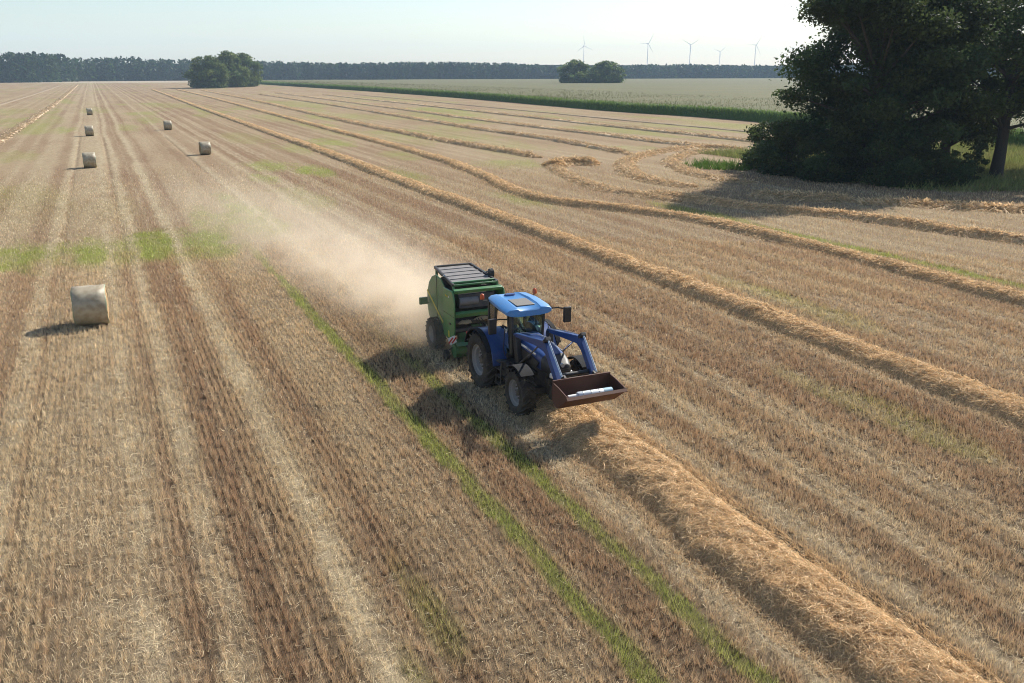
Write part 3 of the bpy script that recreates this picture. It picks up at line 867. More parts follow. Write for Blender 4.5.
G_T = 'trees of the dark clump at the field edge'
oak = make_tree('oak_tree', 21, 7.6, 1.6, .62, 80000, .30, 3, nblob=40, colour=(.062, .088, .030))
tag(put(oak, 63.6, 60.6), 'tallest tree of the dark clump, its crown cut off by the picture top', 'tree', G_T)
o2 = copy_tree(oak); tag(put(o2, 67.8, 61.5, 2.1, .93, 1.0), 'dense dark tree in the middle of the near clump', 'tree', G_T)
o3 = copy_tree(oak); tag(put(o3, 75.0, 69.0, 4.0, .95, 1.05), 'dark tree filling the back of the near clump', 'tree', G_T)
o5 = copy_tree(oak); tag(put(o5, 82.0, 68.0, 5.2, .90, 1.0), 'dark tree behind the bare trunk, filling the right of the clump', 'tree', G_T)
oak2 = make_tree('oak_tree', 19, 6.6, 4.2, .58, 32000, .30, 11, nblob=30, colour=(.075, .102, .032))
tag(put(oak2, 75.8, 56.8), 'tree with a bare thick dark trunk standing free at the right of the clump', 'tree', G_T)
o4 = copy_tree(oak2); tag(put(o4, 85.5, 57.5, 2.6, 1.05), 'tree at the right edge of the picture, crown only partly in view', 'tree', G_T)
bush = make_tree('shrub', 5.2, 3.6, .1, .12, 20000, .24, 21, nblob=22, colour=(.060, .085, .028), stems=4)
SHR = [(62.8, 72.3, 0, 1.0, 'round dark shrub at the far left foot of the tree clump'), (60.4, 66.8, 1.2, 1.02, 'dark shrub under the left side of the tall tree'),
       (59.8, 61.4, 2.2, .82, 'low shrub in front of the tall tree trunk'), (62.6, 56.2, 3.0, .86, 'shrub under the middle of the dark clump'),
       (65.2, 54.2, 4.2, .66, 'low shrub right of the middle of the clump'), (67.4, 54.4, 5.1, .45, 'small shrub just left of the bare trunk'), (65.0, 63.0, .6, 1.15, 'tall shrub deep inside the clump')]
for i, (x, y, a, s, lb) in enumerate(SHR):
    o = bush if i == 0 else copy_tree(bush)
    tag(put(o, x, y, a, s), lb, 'shrub', 'shrubs under the dark clump')
sap = make_tree('young_tree', 4.2, 1.0, .9, .06, 1500, .26, 31, nblob=10, colour=(.08, .105, .04))
tag(put(sap, 71.0, 55.3), 'thin young tree with airy leaves just left of the bare trunk', 'tree')

far1 = make_tree('broadleaf_tree', 21, 12.5, .3, .6, 16000, 1.2, 41, nblob=40, colour=(.115, .155, .045), lo=0)
tag(put(far1, 66, 600, 0, .95), 'large rounded green tree of the lone far group at the left', 'tree', 'lone tree group far out at the left')
f2 = copy_tree(far1); tag(put(f2, 84, 632, 2.0, .98, 1.12), 'darker tree behind the rounded one in the far left group', 'tree', 'lone tree group far out at the left')
f3 = copy_tree(far1); tag(put(f3, 96, 650, 4.0, .85, 1.08), 'tree at the right end of the far left group', 'tree', 'lone tree group far out at the left')
f4 = copy_tree(far1); tag(put(f4, 322, 592, 1.0, .92, .90), 'dark tree at the left of the pair standing in the maize', 'tree', 'tree pair standing in the maize field')
f5 = copy_tree(far1); tag(put(f5, 345, 585, 3.3, .93, .86), 'dark tree at the right of the pair standing in the maize', 'tree', 'tree pair standing in the maize field')
f6 = copy_tree(far1); tag(put(f6, 334, 582, 5.0, .60, .55), 'low bushy tree between the pair standing in the maize', 'tree', 'tree pair standing in the maize field')

# ------------------------------------------------------------------ far forest: one mass
FR = resample([(-900, 860), (-400, 930), (-78, 985), (9, 1120), (250, 1180), (490, 1120), (950, 1100), (1500, 950), (2000, 800)], 7)
def forest():
    P = []; C = []
    n = len(FR)
    T = np.gradient(FR, axis=0); T /= np.linalg.norm(T, axis=1)[:, None]
    Nn = np.stack([-T[:, 1], T[:, 0]], 1)
    ang = np.degrees(np.arctan2(FR[:, 0], FR[:, 1])) - 24.6
    vs = []; fs = []; cs = []
    for row in range(6):
        for i in range(n):
            if abs(ang[i]) > 42: continue
            jt = rng.normal(0, 2.2, 2)
            c = FR[i] + Nn[i] * (row * 6.0) + jt
            left = 1.0 if FR[i, 0] < 60 else .86
            h = (22 + 3.2 * rng.random() + 1.6 * math.sin(i * .13) + 2.2 * math.sin(i * .041 + 1) + (4 if (FR[i, 0] < -20 and FR[i, 0] > -120) else 0)) * left
            rx = 4.6 + 2.4 * rng.random()
            pine = rng.random() < .5
            low = .35 if (pine and row > 2) else .03
            m = 85 if row < 2 else 45
            z = low * h + (h - low * h) * rng.random(m)
            q = (z / h - low) / (1 - low)
            rad = rx * (np.sqrt(np.clip(1 - q ** 2.2, 0, 1)) * .9 + .1) * np.sqrt(rng.random(m))
            a = rng.random(m) * 2 * math.pi
            P.append(np.stack([c[0] + rad * np.cos(a), c[1] + rad * np.sin(a), z], 1))
            base = np.array([.018, .044, .026]) if pine else np.array([.034, .066, .022])
            C.append(np.repeat((base * rng.uniform(.7, 1.35))[None], m, 0) * (.7 + .6 * rng.random(m))[:, None])
    P = np.concatenate(P); C = np.concatenate(C)
    v, f, c = leaf_quads(P, 3.2, C, .6)
    # solid heart of the wood so that no light leaks between far crowns
    b = FR + Nn * 24
    W = np.concatenate([np.c_[b, np.zeros(n)], np.c_[b, np.full(n, 19.0)], np.c_[b + Nn * 60, np.full(n, 20.0)]])
    i = np.arange(n - 1)
    wf = np.concatenate([np.stack([i, i + 1, n + i + 1, n + i], 1), np.stack([n + i, n + i + 1, 2 * n + i + 1, 2 * n + i], 1)]) + len(v)
    o = np_mesh('far_forest', np.concatenate([v, W]), np.concatenate([f, wf]), M['leaf'], col=np.concatenate([c, np.repeat(np.array([[.028, .045, .022]]), 3 * n, 0)]))
    tag(o, 'dark blue green forest closing the horizon', 'forest', kind='stuff')
forest()

# ------------------------------------------------------------------ maize field
EDGE = [(84, -30), (100, 40), (109, 80), (118.5, 135.7), (121, 165), (119.5, 195), (121.5, 232), (129, 343), (131, 505), (128, 734), (126, 960)]
def maize():
    E = resample(EDGE, 2.0)
    n = len(E)
    # canopy sheet: columns go from the edge to the right
    offs = np.concatenate([np.array([0, .25, .8, 1.6, 2.6, 4, 6, 9, 13, 18, 25, 34, 46, 60, 80, 110, 150, 210, 300, 420, 600, 800])])
    m = len(offs)
    X = E[:, 0][:, None] + offs[None, :]; Y = np.repeat(E[:, 1][:, None], m, 1)
    Z = 2.05 + .35 * (fnoise(X.ravel() / 1.5, Y.ravel() / 1.5, 3).reshape(X.shape) - .5) + .5 * (fnoise(X.ravel() / 30, Y.ravel() / 30, 5).reshape(X.shape) - .5)
    Z[:, 0] = 0.0; Z[:, 1] = 1.5
    V = np.stack([X.ravel(), Y.ravel(), Z.ravel()], 1)
    t = fnoise(V[:, 0] / 14, V[:, 1] / 9, 2)[:, None]
    farc = sstep(.5, 4, np.repeat(offs[None, :], n, 0).ravel())[:, None]
    top = (np.array([.165, .148, .070]) * t + np.array([.122, .125, .055]) * (1 - t))
    c = top * farc + np.array([.075, .130, .030]) * (1 - farc)
    i = (np.arange(n - 1)[:, None] * m + np.arange(m - 1)[None, :]).ravel()
    F = np.stack([i, i + m, i + m + 1, i + 1], 1)
    root = empty('maize_field', (E[0, 0], E[0, 1], 0)); org = np.array([E[0, 0], E[0, 1], 0])
    np_mesh('canopy', V - org, F, M['maize'], root, col=c, smooth=True)['kind'] = 'stuff'
    # leaves and tassels at the near edge and over the top
    N = 85000
    wgt = 1 / np.maximum(np.hypot(E[:, 0], E[:, 1]), 100) ** 1.5
    cdf = np.cumsum(wgt); cdf /= cdf[-1]
    si = np.interp(rng.random(N), cdf, np.arange(n))
    e = E[si.astype(int)] + rng.normal(0, .6, (N, 2)) * np.array([.15, 1.6])
    depth = np.where(rng.random(N) < .45, rng.random(N) * .9, 1 + rng.random(N) ** 2 * 60)
    edge = depth < 1
    z = np.where(edge, 2.35 * rng.random(N) ** .8, 1.7 + .5 * rng.random(N))
    P = np.stack([e[:, 0] + depth, e[:, 1], z], 1)
    far = np.clip(np.hypot(P[:, 0], P[:, 1]) / 170, .8, 4)
    # upright narrow blades
    a = rng.random(N) * 2 * math.pi
    U = np.stack([np.cos(a) * .45, np.sin(a) * .45, np.full(N, .9)], 1) * (.30 * far ** .5)[:, None]
    S = np.stack([-np.sin(a), np.cos(a), rng.normal(0, .3, N)], 1) * (.05 * far)[:, None]
    v = np.stack([P - U - S, P - U + S, P + U + S * .2, P + U - S * .2], 1)
    v[:, :, 2] = np.maximum(v[:, :, 2], 0.02)
    q = rng.random(N)[:, None]
    cg = np.array([.10, .18, .036]) * (1 - q) + np.array([.18, .255, .065]) * q
    ct = np.array([.150, .140, .062]) * (1 - q) + np.array([.115, .125, .050]) * q
    k = sstep(.9, 4, depth)[:, None]
    cc = cg * (1 - k) + ct * k
    np_mesh('maize_leaves', v.reshape(-1, 3) - org, np.arange(N * 4).reshape(N, 4), M['leaf'], root, col=np.repeat(cc, 4, 0))['kind'] = 'stuff'
    tag(root, 'wide field of tall maize with a dark green edge beyond the stubble', 'maize', kind='stuff')
M['maize'] = fibre_mat('maize_top', 0.1, 0.9, noise=.35, nscale=1.6, bump=.25)
maize()

# grass verge and weeds by the tree clump
def verge():
    N = 90000
    a = rng.random(N); b = rng.random(N)
    x = 52 + 58 * a; y = 40 + 50 * b
    # the strip lies round the clump and opens to the meadow at the right
    line = 60 - (x - 52) * .62
    k = (y > np.maximum(line - 3 + 3 * fnoise(x / 4, y / 4, 1), 44 - (x > 68) * 4)) & (y < 92 - (x - 52) * .1) & (x > 57.5 + 5 * fnoise(x / 2, y / 2, 2)) & (y < 70 + 30 * (x > 66))
    k2 = (((x - 58.3) / 3.0) ** 2 + ((y - 75.5) / 4.0) ** 2 + 1.5 * (fnoise(x / 1.5, y / 1.5, 4) - .5)) < 1
    k = k | k2
    x, y, k2 = x[k], y[k], k2[k]
    t = fnoise(x / 5, y / 5, 3)[:, None]
    c = np.array([.20, .25, .06]) * t + np.array([.33, .31, .13]) * (1 - t)
    c = np.where(k2[:, None], np.array([.11, .19, .035]), c) * (.7 + .6 * rng.random(len(x)))[:, None]
    v, f, cc = blades(x, y, np.full(len(x), -.02), .2 + .75 * rng.random(len(x)) ** 2, np.full(len(x), .10), .6, c)
    o = np_mesh('rough_grass', v, f, M['straw'], col=cc)
    tag(o, 'rough grass and weeds round the foot of the tree clump', 'grass', kind='stuff')
verge()

# ------------------------------------------------------------------ wind turbines
def make_turbine():
    root = empty('wind_turbine')
    t = MB(); t.tube([(0, 0, 0), (0, 0, 40), (0, 0, 98)], [1.7, 1.4, .9], 14); t.build('tower', M['turbine'], root)
    nb = MB(); nb.box((0, 1.5, 100), (3.0, 8.5, 3.2)); nb.build('nacelle', M['turbine'], root, .5)
    hb = MB(); hb.tube([(0, -3.4, 100), (0, -4.6, 100), (0, -5.8, 100)], [1.7, 1.6, .5], 12); hub = hb.build('hub', M['turbine'], root)
    return root, hub
def blade_mesh():
    b = MB(); secs = []
    for r, ch, th in ((1, 1.0, 1.0), (5, 1.7, .7), (12, 1.5, .5), (24, 1.0, .3), (33, .5, .15), (36, .2, .08)):
        secs.append([(-ch * .3, -th / 2, r), (ch * .2, -th / 2, r), (ch * .7, 0, r), (ch * .2, th / 2, r), (-ch * .3, th / 2, r)])
    b.loft(secs)
    return b
def turbine_at(px_deg, dist, hub_z, rot, label):
    a = R(px_deg)
    root, hub = make_turbine()
    for k in range(3):
        bl = blade_mesh().build('blade', M['turbine'], hub)
        bl.location = (0, -4.6, 100); bl.rotation_euler = (0, R(rot + 120 * k), 0)
    root.location = (dist * math.sin(a), dist * math.cos(a), hub_z - 100)
    root.rotation_euler = (0, 0, R(-px_deg + 18))
    tag(root, label, 'wind turbine', 'wind turbines beyond the forest')

turbine_at(29.07, 3320, 100, -6, 'leftmost wind turbine, rising above the tree pair in the maize')
turbine_at(32.97, 3100, 100, 28, 'second wind turbine from the left, tallest above the forest')
turbine_at(35.52, 3240, 100, 178, 'third wind turbine from the left above the forest')
turbine_at(37.29, 4330, 100, 50, 'smallest and lowest wind turbine, fourth from the left')
turbine_at(39.36, 3310, 100, 30, 'rightmost wind turbine, nearest to the dark tree clump')
M['chaff'] = paint('chaff', (0.34, 0.25, 0.15), 0.9, dust=0.5, scale=25, dustcol=(0.45, 0.35, 0.22))
# ------------------------------------------------------------------ tractor (front towards -Y)
def arc_pts(cy, cz, r, a0, a1, n):
    return [(cy + r * math.cos(R(a0 + (a1 - a0) * i / n)), cz + r * math.sin(R(a0 + (a1 - a0) * i / n))) for i in range(n + 1)]

def wheel(parent, cx, cy, r, wd, side, lugs=20, rimr=.55, name='wheel', rimmat=None, lug_h=.045):
    """rim mesh named wheel, with tyre and hub as its own pieces"""
    h = wd / 2
    rm = MB()
    rr = r * rimr
    s = side
    rm.lathe([(-h * .8, rr * 1.02), (-h * .8, rr * 1.08), (h * .8, rr * 1.08), (h * .8, rr * 1.0), (h * .55, rr * .93), (h * .5, rr * .80),
              (h * .15, rr * .72), (h * .12, rr * .34), (h * .3, rr * .30), (h * .3, 0.001)] if s > 0 else
             [(h * .8, rr * 1.02), (h * .8, rr * 1.08), (-h * .8, rr * 1.08), (-h * .8, rr * 1.0), (-h * .55, rr * .93), (-h * .5, rr * .80),
              (-h * .15, rr * .72), (-h * .12, rr * .34), (-h * .3, rr * .30), (-h * .3, 0.001)], (cx, cy, r), 36)
    rim = rm.build(name, rimmat or M['rim'], parent)
    ty = MB()
    base = r - lug_h
    ty.lathe([(-h * .78, rr), (-h, rr * 1.16), (-h * 1.0, base * .86), (-h * .9, base * .965), (-h * .55, base * .995), (0, base), (h * .55, base * .995),
              (h * .9, base * .965), (h, base * .86), (h, rr * 1.16), (h * .78, rr)], (cx, cy, r), 40, closed=True)
    for k in range(lugs):
        for sd in (-1, 1):
            a0 = 2 * math.pi * (k + (.5 if sd > 0 else 0)) / lugs
            sweep = 2 * math.pi / lugs * .95
            p = []
            for u, da in ((.02, 0), (.5, .45), (1.0, .95)):
                a = a0 + sweep * da
                rad = base + lug_h * .5 - (.02 if u == 1.0 else 0)
                p.append(Vector((cx + sd * u * h * .98, cy + rad * math.cos(a), r + rad * math.sin(a))))
            for i in range(2):
                m_ = (p[i] + p[i + 1]) / 2 - Vector((cx, cy, r)); m_.x = 0
                ty.bar(p[i], p[i + 1], .05 * r / .8 + .01, lug_h * 1.25, up=m_)
    ty.build('tyre', M['tyre'], rim)
    hb = MB()
    hb.lathe([(s * h * .1, rr * .30), (s * h * .42, rr * .26), (s * h * .5, rr * .18), (s * h * .5, .001)], (cx, cy, r), 18)
    for k in range(8):
        a = 2 * math.pi * k / 8
        hb.lathe([(s * h * .10, .022), (s * h * .34, .022), (s * h * .34, .001)], (cx, cy + rr * .47 * math.cos(a), r + rr * .47 * math.sin(a)), 6)
    hb.build('hub', M['iron'], rim)
    return rim

def ring(x0, x1, y, z0, z1, r=.08, n=4, zc=None):
    """rounded rectangle section in the XZ plane at y"""
    pts = []
    for cx, cz, a0 in ((x1 - r, z1 - r, 0), (x0 + r, z1 - r, 90), (x0 + r, z0 + r, 180), (x1 - r, z0 + r, 270)):
        for k in range(n + 1):
            a = R(a0 + 90 * k / n)
            pts.append((cx + r * math.cos(a), y, cz + r * math.sin(a)))
    return pts

TX, TY = 11.03, 24.0
TR = empty('tractor', (TX, TY, -.01))
tag(TR, 'blue farm tractor with a front loader, pulling the green baler', 'tractor')

for sd in (-1, 1):
    wheel(TR, sd * .97, 0.0, .89, .54, sd, 20, .54, 'rear_wheel')
    wheel(TR, sd * .97, -2.62, .68, .46, sd, 18, .56, 'front_wheel')
# chassis, axles, engine
c = MB()
c.box((0, -1.3, .82), (.46, 3.2, .46)); c.box((0, -2.2, .62), (.34, 1.5, .3))
c.tube([(-.75, 0, .89), (.75, 0, .89)], .15, 12); c.box((0, 0, .95), (.6, .7, .6))
c.build('chassis', M['iron'], TR, .02)
c = MB(); c.bar((-.8, -2.62, .66), (.8, -2.62, .66), .2, .18); c.tube([(-.82, -2.62, .68), (-.6, -2.62, .68)], .17, 10); c.tube([(.6, -2.62, .68), (.82, -2.62, .68)], .17, 10)
c.tube([(-.7, -2.42, .62), (.7, -2.42, .62)], .03, 6)
c.build('front_axle', M['iron'], TR)
c = MB(); c.box((0, -1.95, 1.1), (.52, 1.7, .42)); c.tube([(-.3, -1.4, 1.05), (-.3, -2.3, 1.05)], .07, 8); c.tube([(.3, -1.5, 1.0), (.3, -2.4, 1.0)], .08, 8)
c.box((-.3, -1.8, .95), (.12, .5, .2)); c.box((.3, -1.9, 1.2), (.1, .3, .16))
c.build('engine', M['iron'], TR, .02)
c = MB(); c.box((0, -3.2, .72), (.52, .36, .42)); c.box((0, -3.42, .70), (.62, .12, .30)); c.box((0, -3.5, .5), (.3, .1, .12))
c.build('front_weight', M['iron'], TR, .03)
# fuel tank and steps at both sides
for sd in (-1, 1):
    c = MB(); c.box((sd * .62, -1.02, .86), (.42, .86, .56)); c.build('fuel_tank', M['black'], TR, .06, 3)
    c = MB()
    for k in range(4):
        c.box((sd * (.86 + .0 * k), -1.0 - .02 * k, .42 + .24 * k), (.26, .34, .03))
    for yy in (-.84, -1.17):
        c.bar((sd * .95, yy, .40), (sd * .93, yy - .05, 1.18), .02, .05, up=(0, 1, 0))
    c.build('steps', M['iron'], TR)

# bonnet: lofted blue shell with a black nose
secs = []
for y, hw, z0, z1, r in ((-.98, .43, 1.30, 1.90, .13), (-1.5, .44, 1.28, 1.88, .14), (-2.2, .43, 1.26, 1.82, .15), (-2.8, .40, 1.22, 1.74, .16), (-3.12, .36, 1.20, 1.66, .17), (-3.30, .30, 1.22, 1.56, .16)):
    secs.append(ring(-hw, hw, y, z0, z1, r))
b = MB(); b.loft(secs[:4]); bon = b.build('bonnet', M['blue'], TR, smooth=50)
c = MB(); c.loft([ring(-.402, .402, -2.80, 1.216, 1.742, .16)] + secs[4:]); c.build('nose', M['black'], bon, smooth=50)
c = MB()      # raised flat centre of the bonnet top
c.loft([ring(-.24, .24, -1.05, 1.86, 1.925, .02, 1), ring(-.24, .24, -2.0, 1.81, 1.87, .02, 1), ring(-.18, .18, -2.85, 1.70, 1.762, .02, 1)])
c.build('bonnet_ridge', M['blue'], bon, smooth=40)
for sd in (-1, 1):
    c = MB(); c.prism([(-1.25, 1.42), (-1.3, 1.66), (-2.3, 1.62), (-2.75, 1.52), (-2.6, 1.34), (-1.6, 1.34)], sd * .425, sd * .452)
    c.build('side_grille', M['black'], bon, .01)
    c = MB(); c.bar((sd * .446, -1.1, 1.78), (sd * .43, -2.5, 1.69), .02, .05, up=(0, 0, 1)); c.build('trim_stripe', M['silver'], bon)
c = MB(); c.loft([ring(-.27, .27, -3.18, .98, 1.60, .12), ring(-.27, .27, -3.315, 1.0, 1.57, .12), ring(-.22, .22, -3.36, 1.05, 1.50, .1)])
gr = c.build('front_grille', M['black'], TR, smooth=40)
for k in range(7):
    c = MB(); c.box((0, -3.365, 1.08 + .062 * k), (.40 - .01 * abs(k - 3), .02, .018)); c.build('grille_slat', M['iron'], gr)
for sd in (-1, 1):
    c = MB(); c.loft([ring(sd * .30 - .06, sd * .30 + .06, -3.26, 1.20, 1.36, .04), ring(sd * .285 - .05, sd * .285 + .05, -3.335, 1.21, 1.35, .04)])
    c.build('headlight', M['lamp'], TR, smooth=40)
c = MB(); c.lathe([(-.04, .055), (.04, .055), (.04, .001)], (0, 0, 0), 20)
for i in range(len(c.v)):
    x_, y_, z_ = c.v[i]; c.v[i] = (y_, -3.33 + x_, z_ + 1.565)
c.build('nose_badge', M['silver'], TR)

# cab
CF, CB = -1.02, .42         # front and back of the glasshouse at sill height
def post(p0, p1, wd=.07, h=.07, name='pillar'):
    c = MB(); c.bar(p0, p1, wd, h, up=(0, 1, .01)); return c.build(name, M['black'], TR, .012)
for sd in (-1, 1):
    post((sd * .50, -1.00, 1.30), (sd * .60, -.98, 2.58))
    post((sd * .76, -.18, 1.45), (sd * .66, -.22, 2.58), .06, .06)
    post((sd * .62, .46, 1.55), (sd * .60, .44, 2.58))
c = MB(); c.box((0, -.30, 1.22), (1.30, 1.44, .16)); c.box((0, .36, 1.42), (1.22, .16, .36)); c.box((0, -.96, 1.42), (.98, .1, .30))
c.build('cab_floor', M['black'], TR, .03)
def pane(name, pts, mat='glass', th=.008):
    c = MB(); P = [Vector(p) for p in pts]; nrm = (P[1] - P[0]).cross(P[2] - P[0]).normalized() * th
    n = len(P)
    c.add(P + [p + nrm for p in P], [tuple(range(n)), tuple(range(2 * n - 1, n - 1, -1))] + [(i, (i + 1) % n, n + (i + 1) % n, n + i) for i in range(n)])
    return c.build(name, M[mat], TR, smooth=0)
pane('windscreen', [(-.47, -1.01, 1.42), (.47, -1.01, 1.42), (.57, -.99, 2.56), (-.57, -.99, 2.56)])
for sd in (-1, 1):
    d = pane('door_window', [(sd * .545, -.95, 1.36), (sd * .745, -.22, 1.40), (sd * .655, -.25, 2.56), (sd * .61, -.93, 2.56)])
    c = MB(); c.box((sd * .70, -.42, 1.62), (.05, .16, .05)); c.build('door_handle', M['silver'], d)
    pane('side_window', [(sd * .755, -.14, 1.55), (sd * .635, .41, 1.62), (sd * .61, .40, 2.56), (sd * .665, -.18, 2.56)])
pane('rear_window', [(-.57, .46, 1.62), (.57, .46, 1.62), (.56, .44, 2.56), (-.56, .44, 2.56)])
# roof: two raised side shells, a lower middle, pointed front corners
def roof_sec(y, hw, z, e=0):
    return [(-hw, y, z - .10), (-hw - .005, y, z - .02 + e), (-hw * .86, y, z + .05 + e), (-hw * .52, y, z + .07 + e), (-hw * .44, y, z + .035), (hw * .44, y, z + .035), (hw * .52, y, z + .07 + e), (hw * .86, y, z + .05 + e), (hw + .005, y, z - .02 + e), (hw, y, z - .10), (hw * .6, y, z - .13), (-hw * .6, y, z - .13)]
c = MB(); c.loft([roof_sec(-1.24, .60, 2.60, -.02), roof_sec(-1.20, .74, 2.645), roof_sec(-.9, .78, 2.69), roof_sec(-.3, .76, 2.735, .01), (roof_sec(.30, .68, 2.745)), roof_sec(.52, .60, 2.73, -.02)])
roof = c.build('roof', M['blue_roof'], TR, .012, 2, 30)
c = MB(); c.loft([roof_sec(-1.10, .60, 2.585, -.02), roof_sec(.50, .52, 2.63, -.02)]); c.build('roof_lining', M['black'], TR)
c = MB(); c.box((0, -.62, 2.754), (.60, .66, .03), Matrix.Rotation(R(3.2), 3, 'X')); c.build('roof_hatch', M['hatchpaint'], roof, .012)
c = MB(); c.lathe([(-.03, .20), (.03, .17), (.03, .001)], (0, 0, 0), 20)
c.v = [(y_, x_ * 1.0 + 0, z_) for (x_, y_, z_) in c.v]; c.v = [(x_, z_ * .55 + .22, 2.80 + y_) for (x_, y_, z_) in c.v]
c.build('roof_dome', M['blue'], roof)
for sd in (-1, 1):
    for k, xx in enumerate((.30, .50)):
        c = MB(); c.box((sd * xx, -1.195, 2.60), (.13, .06, .075)); c.build('work_light', M['lamp'], roof, .01)
    c = MB(); c.tube([(sd * .62, .28, 2.66), (sd * .88, .30, 2.69), (sd * .90, .30, 2.74)], .018, 6); st = c.build('beacon_bracket', M['iron'], TR)
    c = MB(); c.tube([(sd * .90, .30, 2.73), (sd * .90, .30, 2.77), (sd * .90, .30, 2.87), (sd * .90, .30, 2.90)], [.065, .07, .06, .03], 14); c.build('beacon', M['orange'], st)
# mirrors on long arms
for sd, (mx, my, mz) in ((-1, (-1.10, -.95, 2.20)), (1, (1.22, -1.30, 2.40))):
    c = MB(); c.tube([(sd * .58, -.96, mz + .16), (mx * .8, (my - .96) / 2, mz + .20), (mx, my, mz + .17)], .022, 6); arm = c.build('mirror_arm', M['black'], TR)
    c = MB(); c.box((mx, my, mz), (.25, .10, .48)); c.build('mirror_housing', M['black'], arm, .03, 3)
    c = MB(); c.box((mx, my + .054, mz), (.20, .006, .42)); c.build('mirror_glass', M['mirror'], arm)
# exhaust and intake by the front pillars
c = MB(); c.tube([(-.56, -1.16, 1.35), (-.57, -1.16, 2.45), (-.57, -1.12, 2.62)], [.075, .065, .05], 12); c.build('exhaust', M['black'], TR)
c = MB(); c.box((-.66, -.92, 2.02), (.015, .18, .13)); pl = c.build('number_sticker', M['white'], TR)
for k in range(3):
    c = MB(); c.box((-.669, -.97 + .05 * k, 2.02), (.004, .022, .07)); c.build('digit_mark', M['black'], pl)
for sd in (-1, 1):
    c = MB(); c.tube([(sd * .72, -1.02, 1.25), (sd * .78, -1.04, 1.5), (sd * .72, -1.0, 2.1), (sd * .63, -.99, 2.12)], .014, 6); c.build('grab_rail', M['black'], TR)
c = MB(); c.tube([(.30, -1.02, 1.46), (.05, -1.035, 1.62), (-.22, -1.03, 2.2)], .012, 5); c.build('wiper', M['black'], TR)
for k in range(3):
    c = MB(); c.tube([(-.66 - .02 * k, -1.35, 1.0 + .08 * k), (-.72, -1.7 - .05 * k, 1.2), (-.62, -1.95, 1.05 + .1 * k), (-.5, -2.2, .95)], .016, 6); c.build('hydraulic_hose', M['black'], TR)
for sd in (-1, 1):
    c = MB(); c.box((sd * .454, -1.75, 1.74), (.006, .42, .06)); c.build('bonnet_decal', M['white'], bon)
# inside the cab
c = MB(); c.box((0, .02, 1.50), (.46, .44, .14)); c.box((0, .25, 1.86), (.44, .12, .62), Matrix.Rotation(R(-8), 3, 'X')); c.box((0, .02, 1.36), (.3, .3, .16)); c.box((.30, -.1, 1.62), (.12, .5, .08))
c.build('driver_seat', M['seat'], TR, .04, 3)
c = MB(); c.bar((0, -.86, 1.32), (0, -.60, 1.72), .14, .12); c.box((0, -.78, 1.74), (.36, .14, .16))
col_ = c.build('steering_column', M['black'], TR, .03)
c = MB(); pts = [(.19 * math.cos(a), -.52 - .19 * math.sin(a) * .5, 1.80 + .19 * math.sin(a) * .85) for a in np.linspace(0, 2 * math.pi, 21)]
c.tube(pts, .016, 6); c.bar((-.18, -.52, 1.80), (.18, -.52, 1.80), .03, .02); c.tube([(0, -.60, 1.72), (0, -.52, 1.80)], .03, 8)
c.build('steering_wheel', M['black'], col_)

# rear fenders: curved blue shells with a pale outer lip
for sd in (-1, 1):
    outer = arc_pts(0, .89, 1.00, 12, 176, 16); inner = arc_pts(0, .89, .955, 12, 176, 16)
    c = MB(); x0, x1 = sorted((sd * .60, sd * 1.10)); c.prism(outer + inner[::-1], x0, x1)
    fe = c.build('rear_fender', M['blue'], TR, .012, 2, 40)
    o_ = arc_pts(0, .89, 1.012, 20, 150, 16); i_ = arc_pts(0, .89, .96, 20, 150, 16)
    c = MB(); x0, x1 = sorted((sd * 1.103, sd * 1.26)); c.prism(o_ + i_[::-1], x0, x1); c.build('fender_lip', M['fendergrey'], fe, .01, 2, 40)
    c = MB(); x0, x1 = sorted((sd * .62, sd * .66)); c.prism(arc_pts(0, .89, .985, 12, 176, 16) + [(-.9, .95)], x0, x1); c.build('fender_side', M['blue'], fe)
    c = MB(); c.box((sd * 1.12, .86, 1.52), (.2, .06, .1)); c.build('tail_light', M['red'], fe, .01)
    # front fenders
    o_ = arc_pts(-2.62, .68, .80, 48, 128, 12); i_ = arc_pts(-2.62, .68, .765, 48, 128, 12)
    c = MB(); x0, x1 = sorted((sd * .76, sd * 1.18)); c.prism(o_ + i_[::-1], x0, x1); ff = c.build('front_fender', M['fendergrey'], TR, .015, 2, 40)
    c = MB(); c.bar((sd * .55, -2.62, 1.0), (sd * .80, -2.62, 1.46), .05, .05); c.build('fender_bracket', M['iron'], ff)

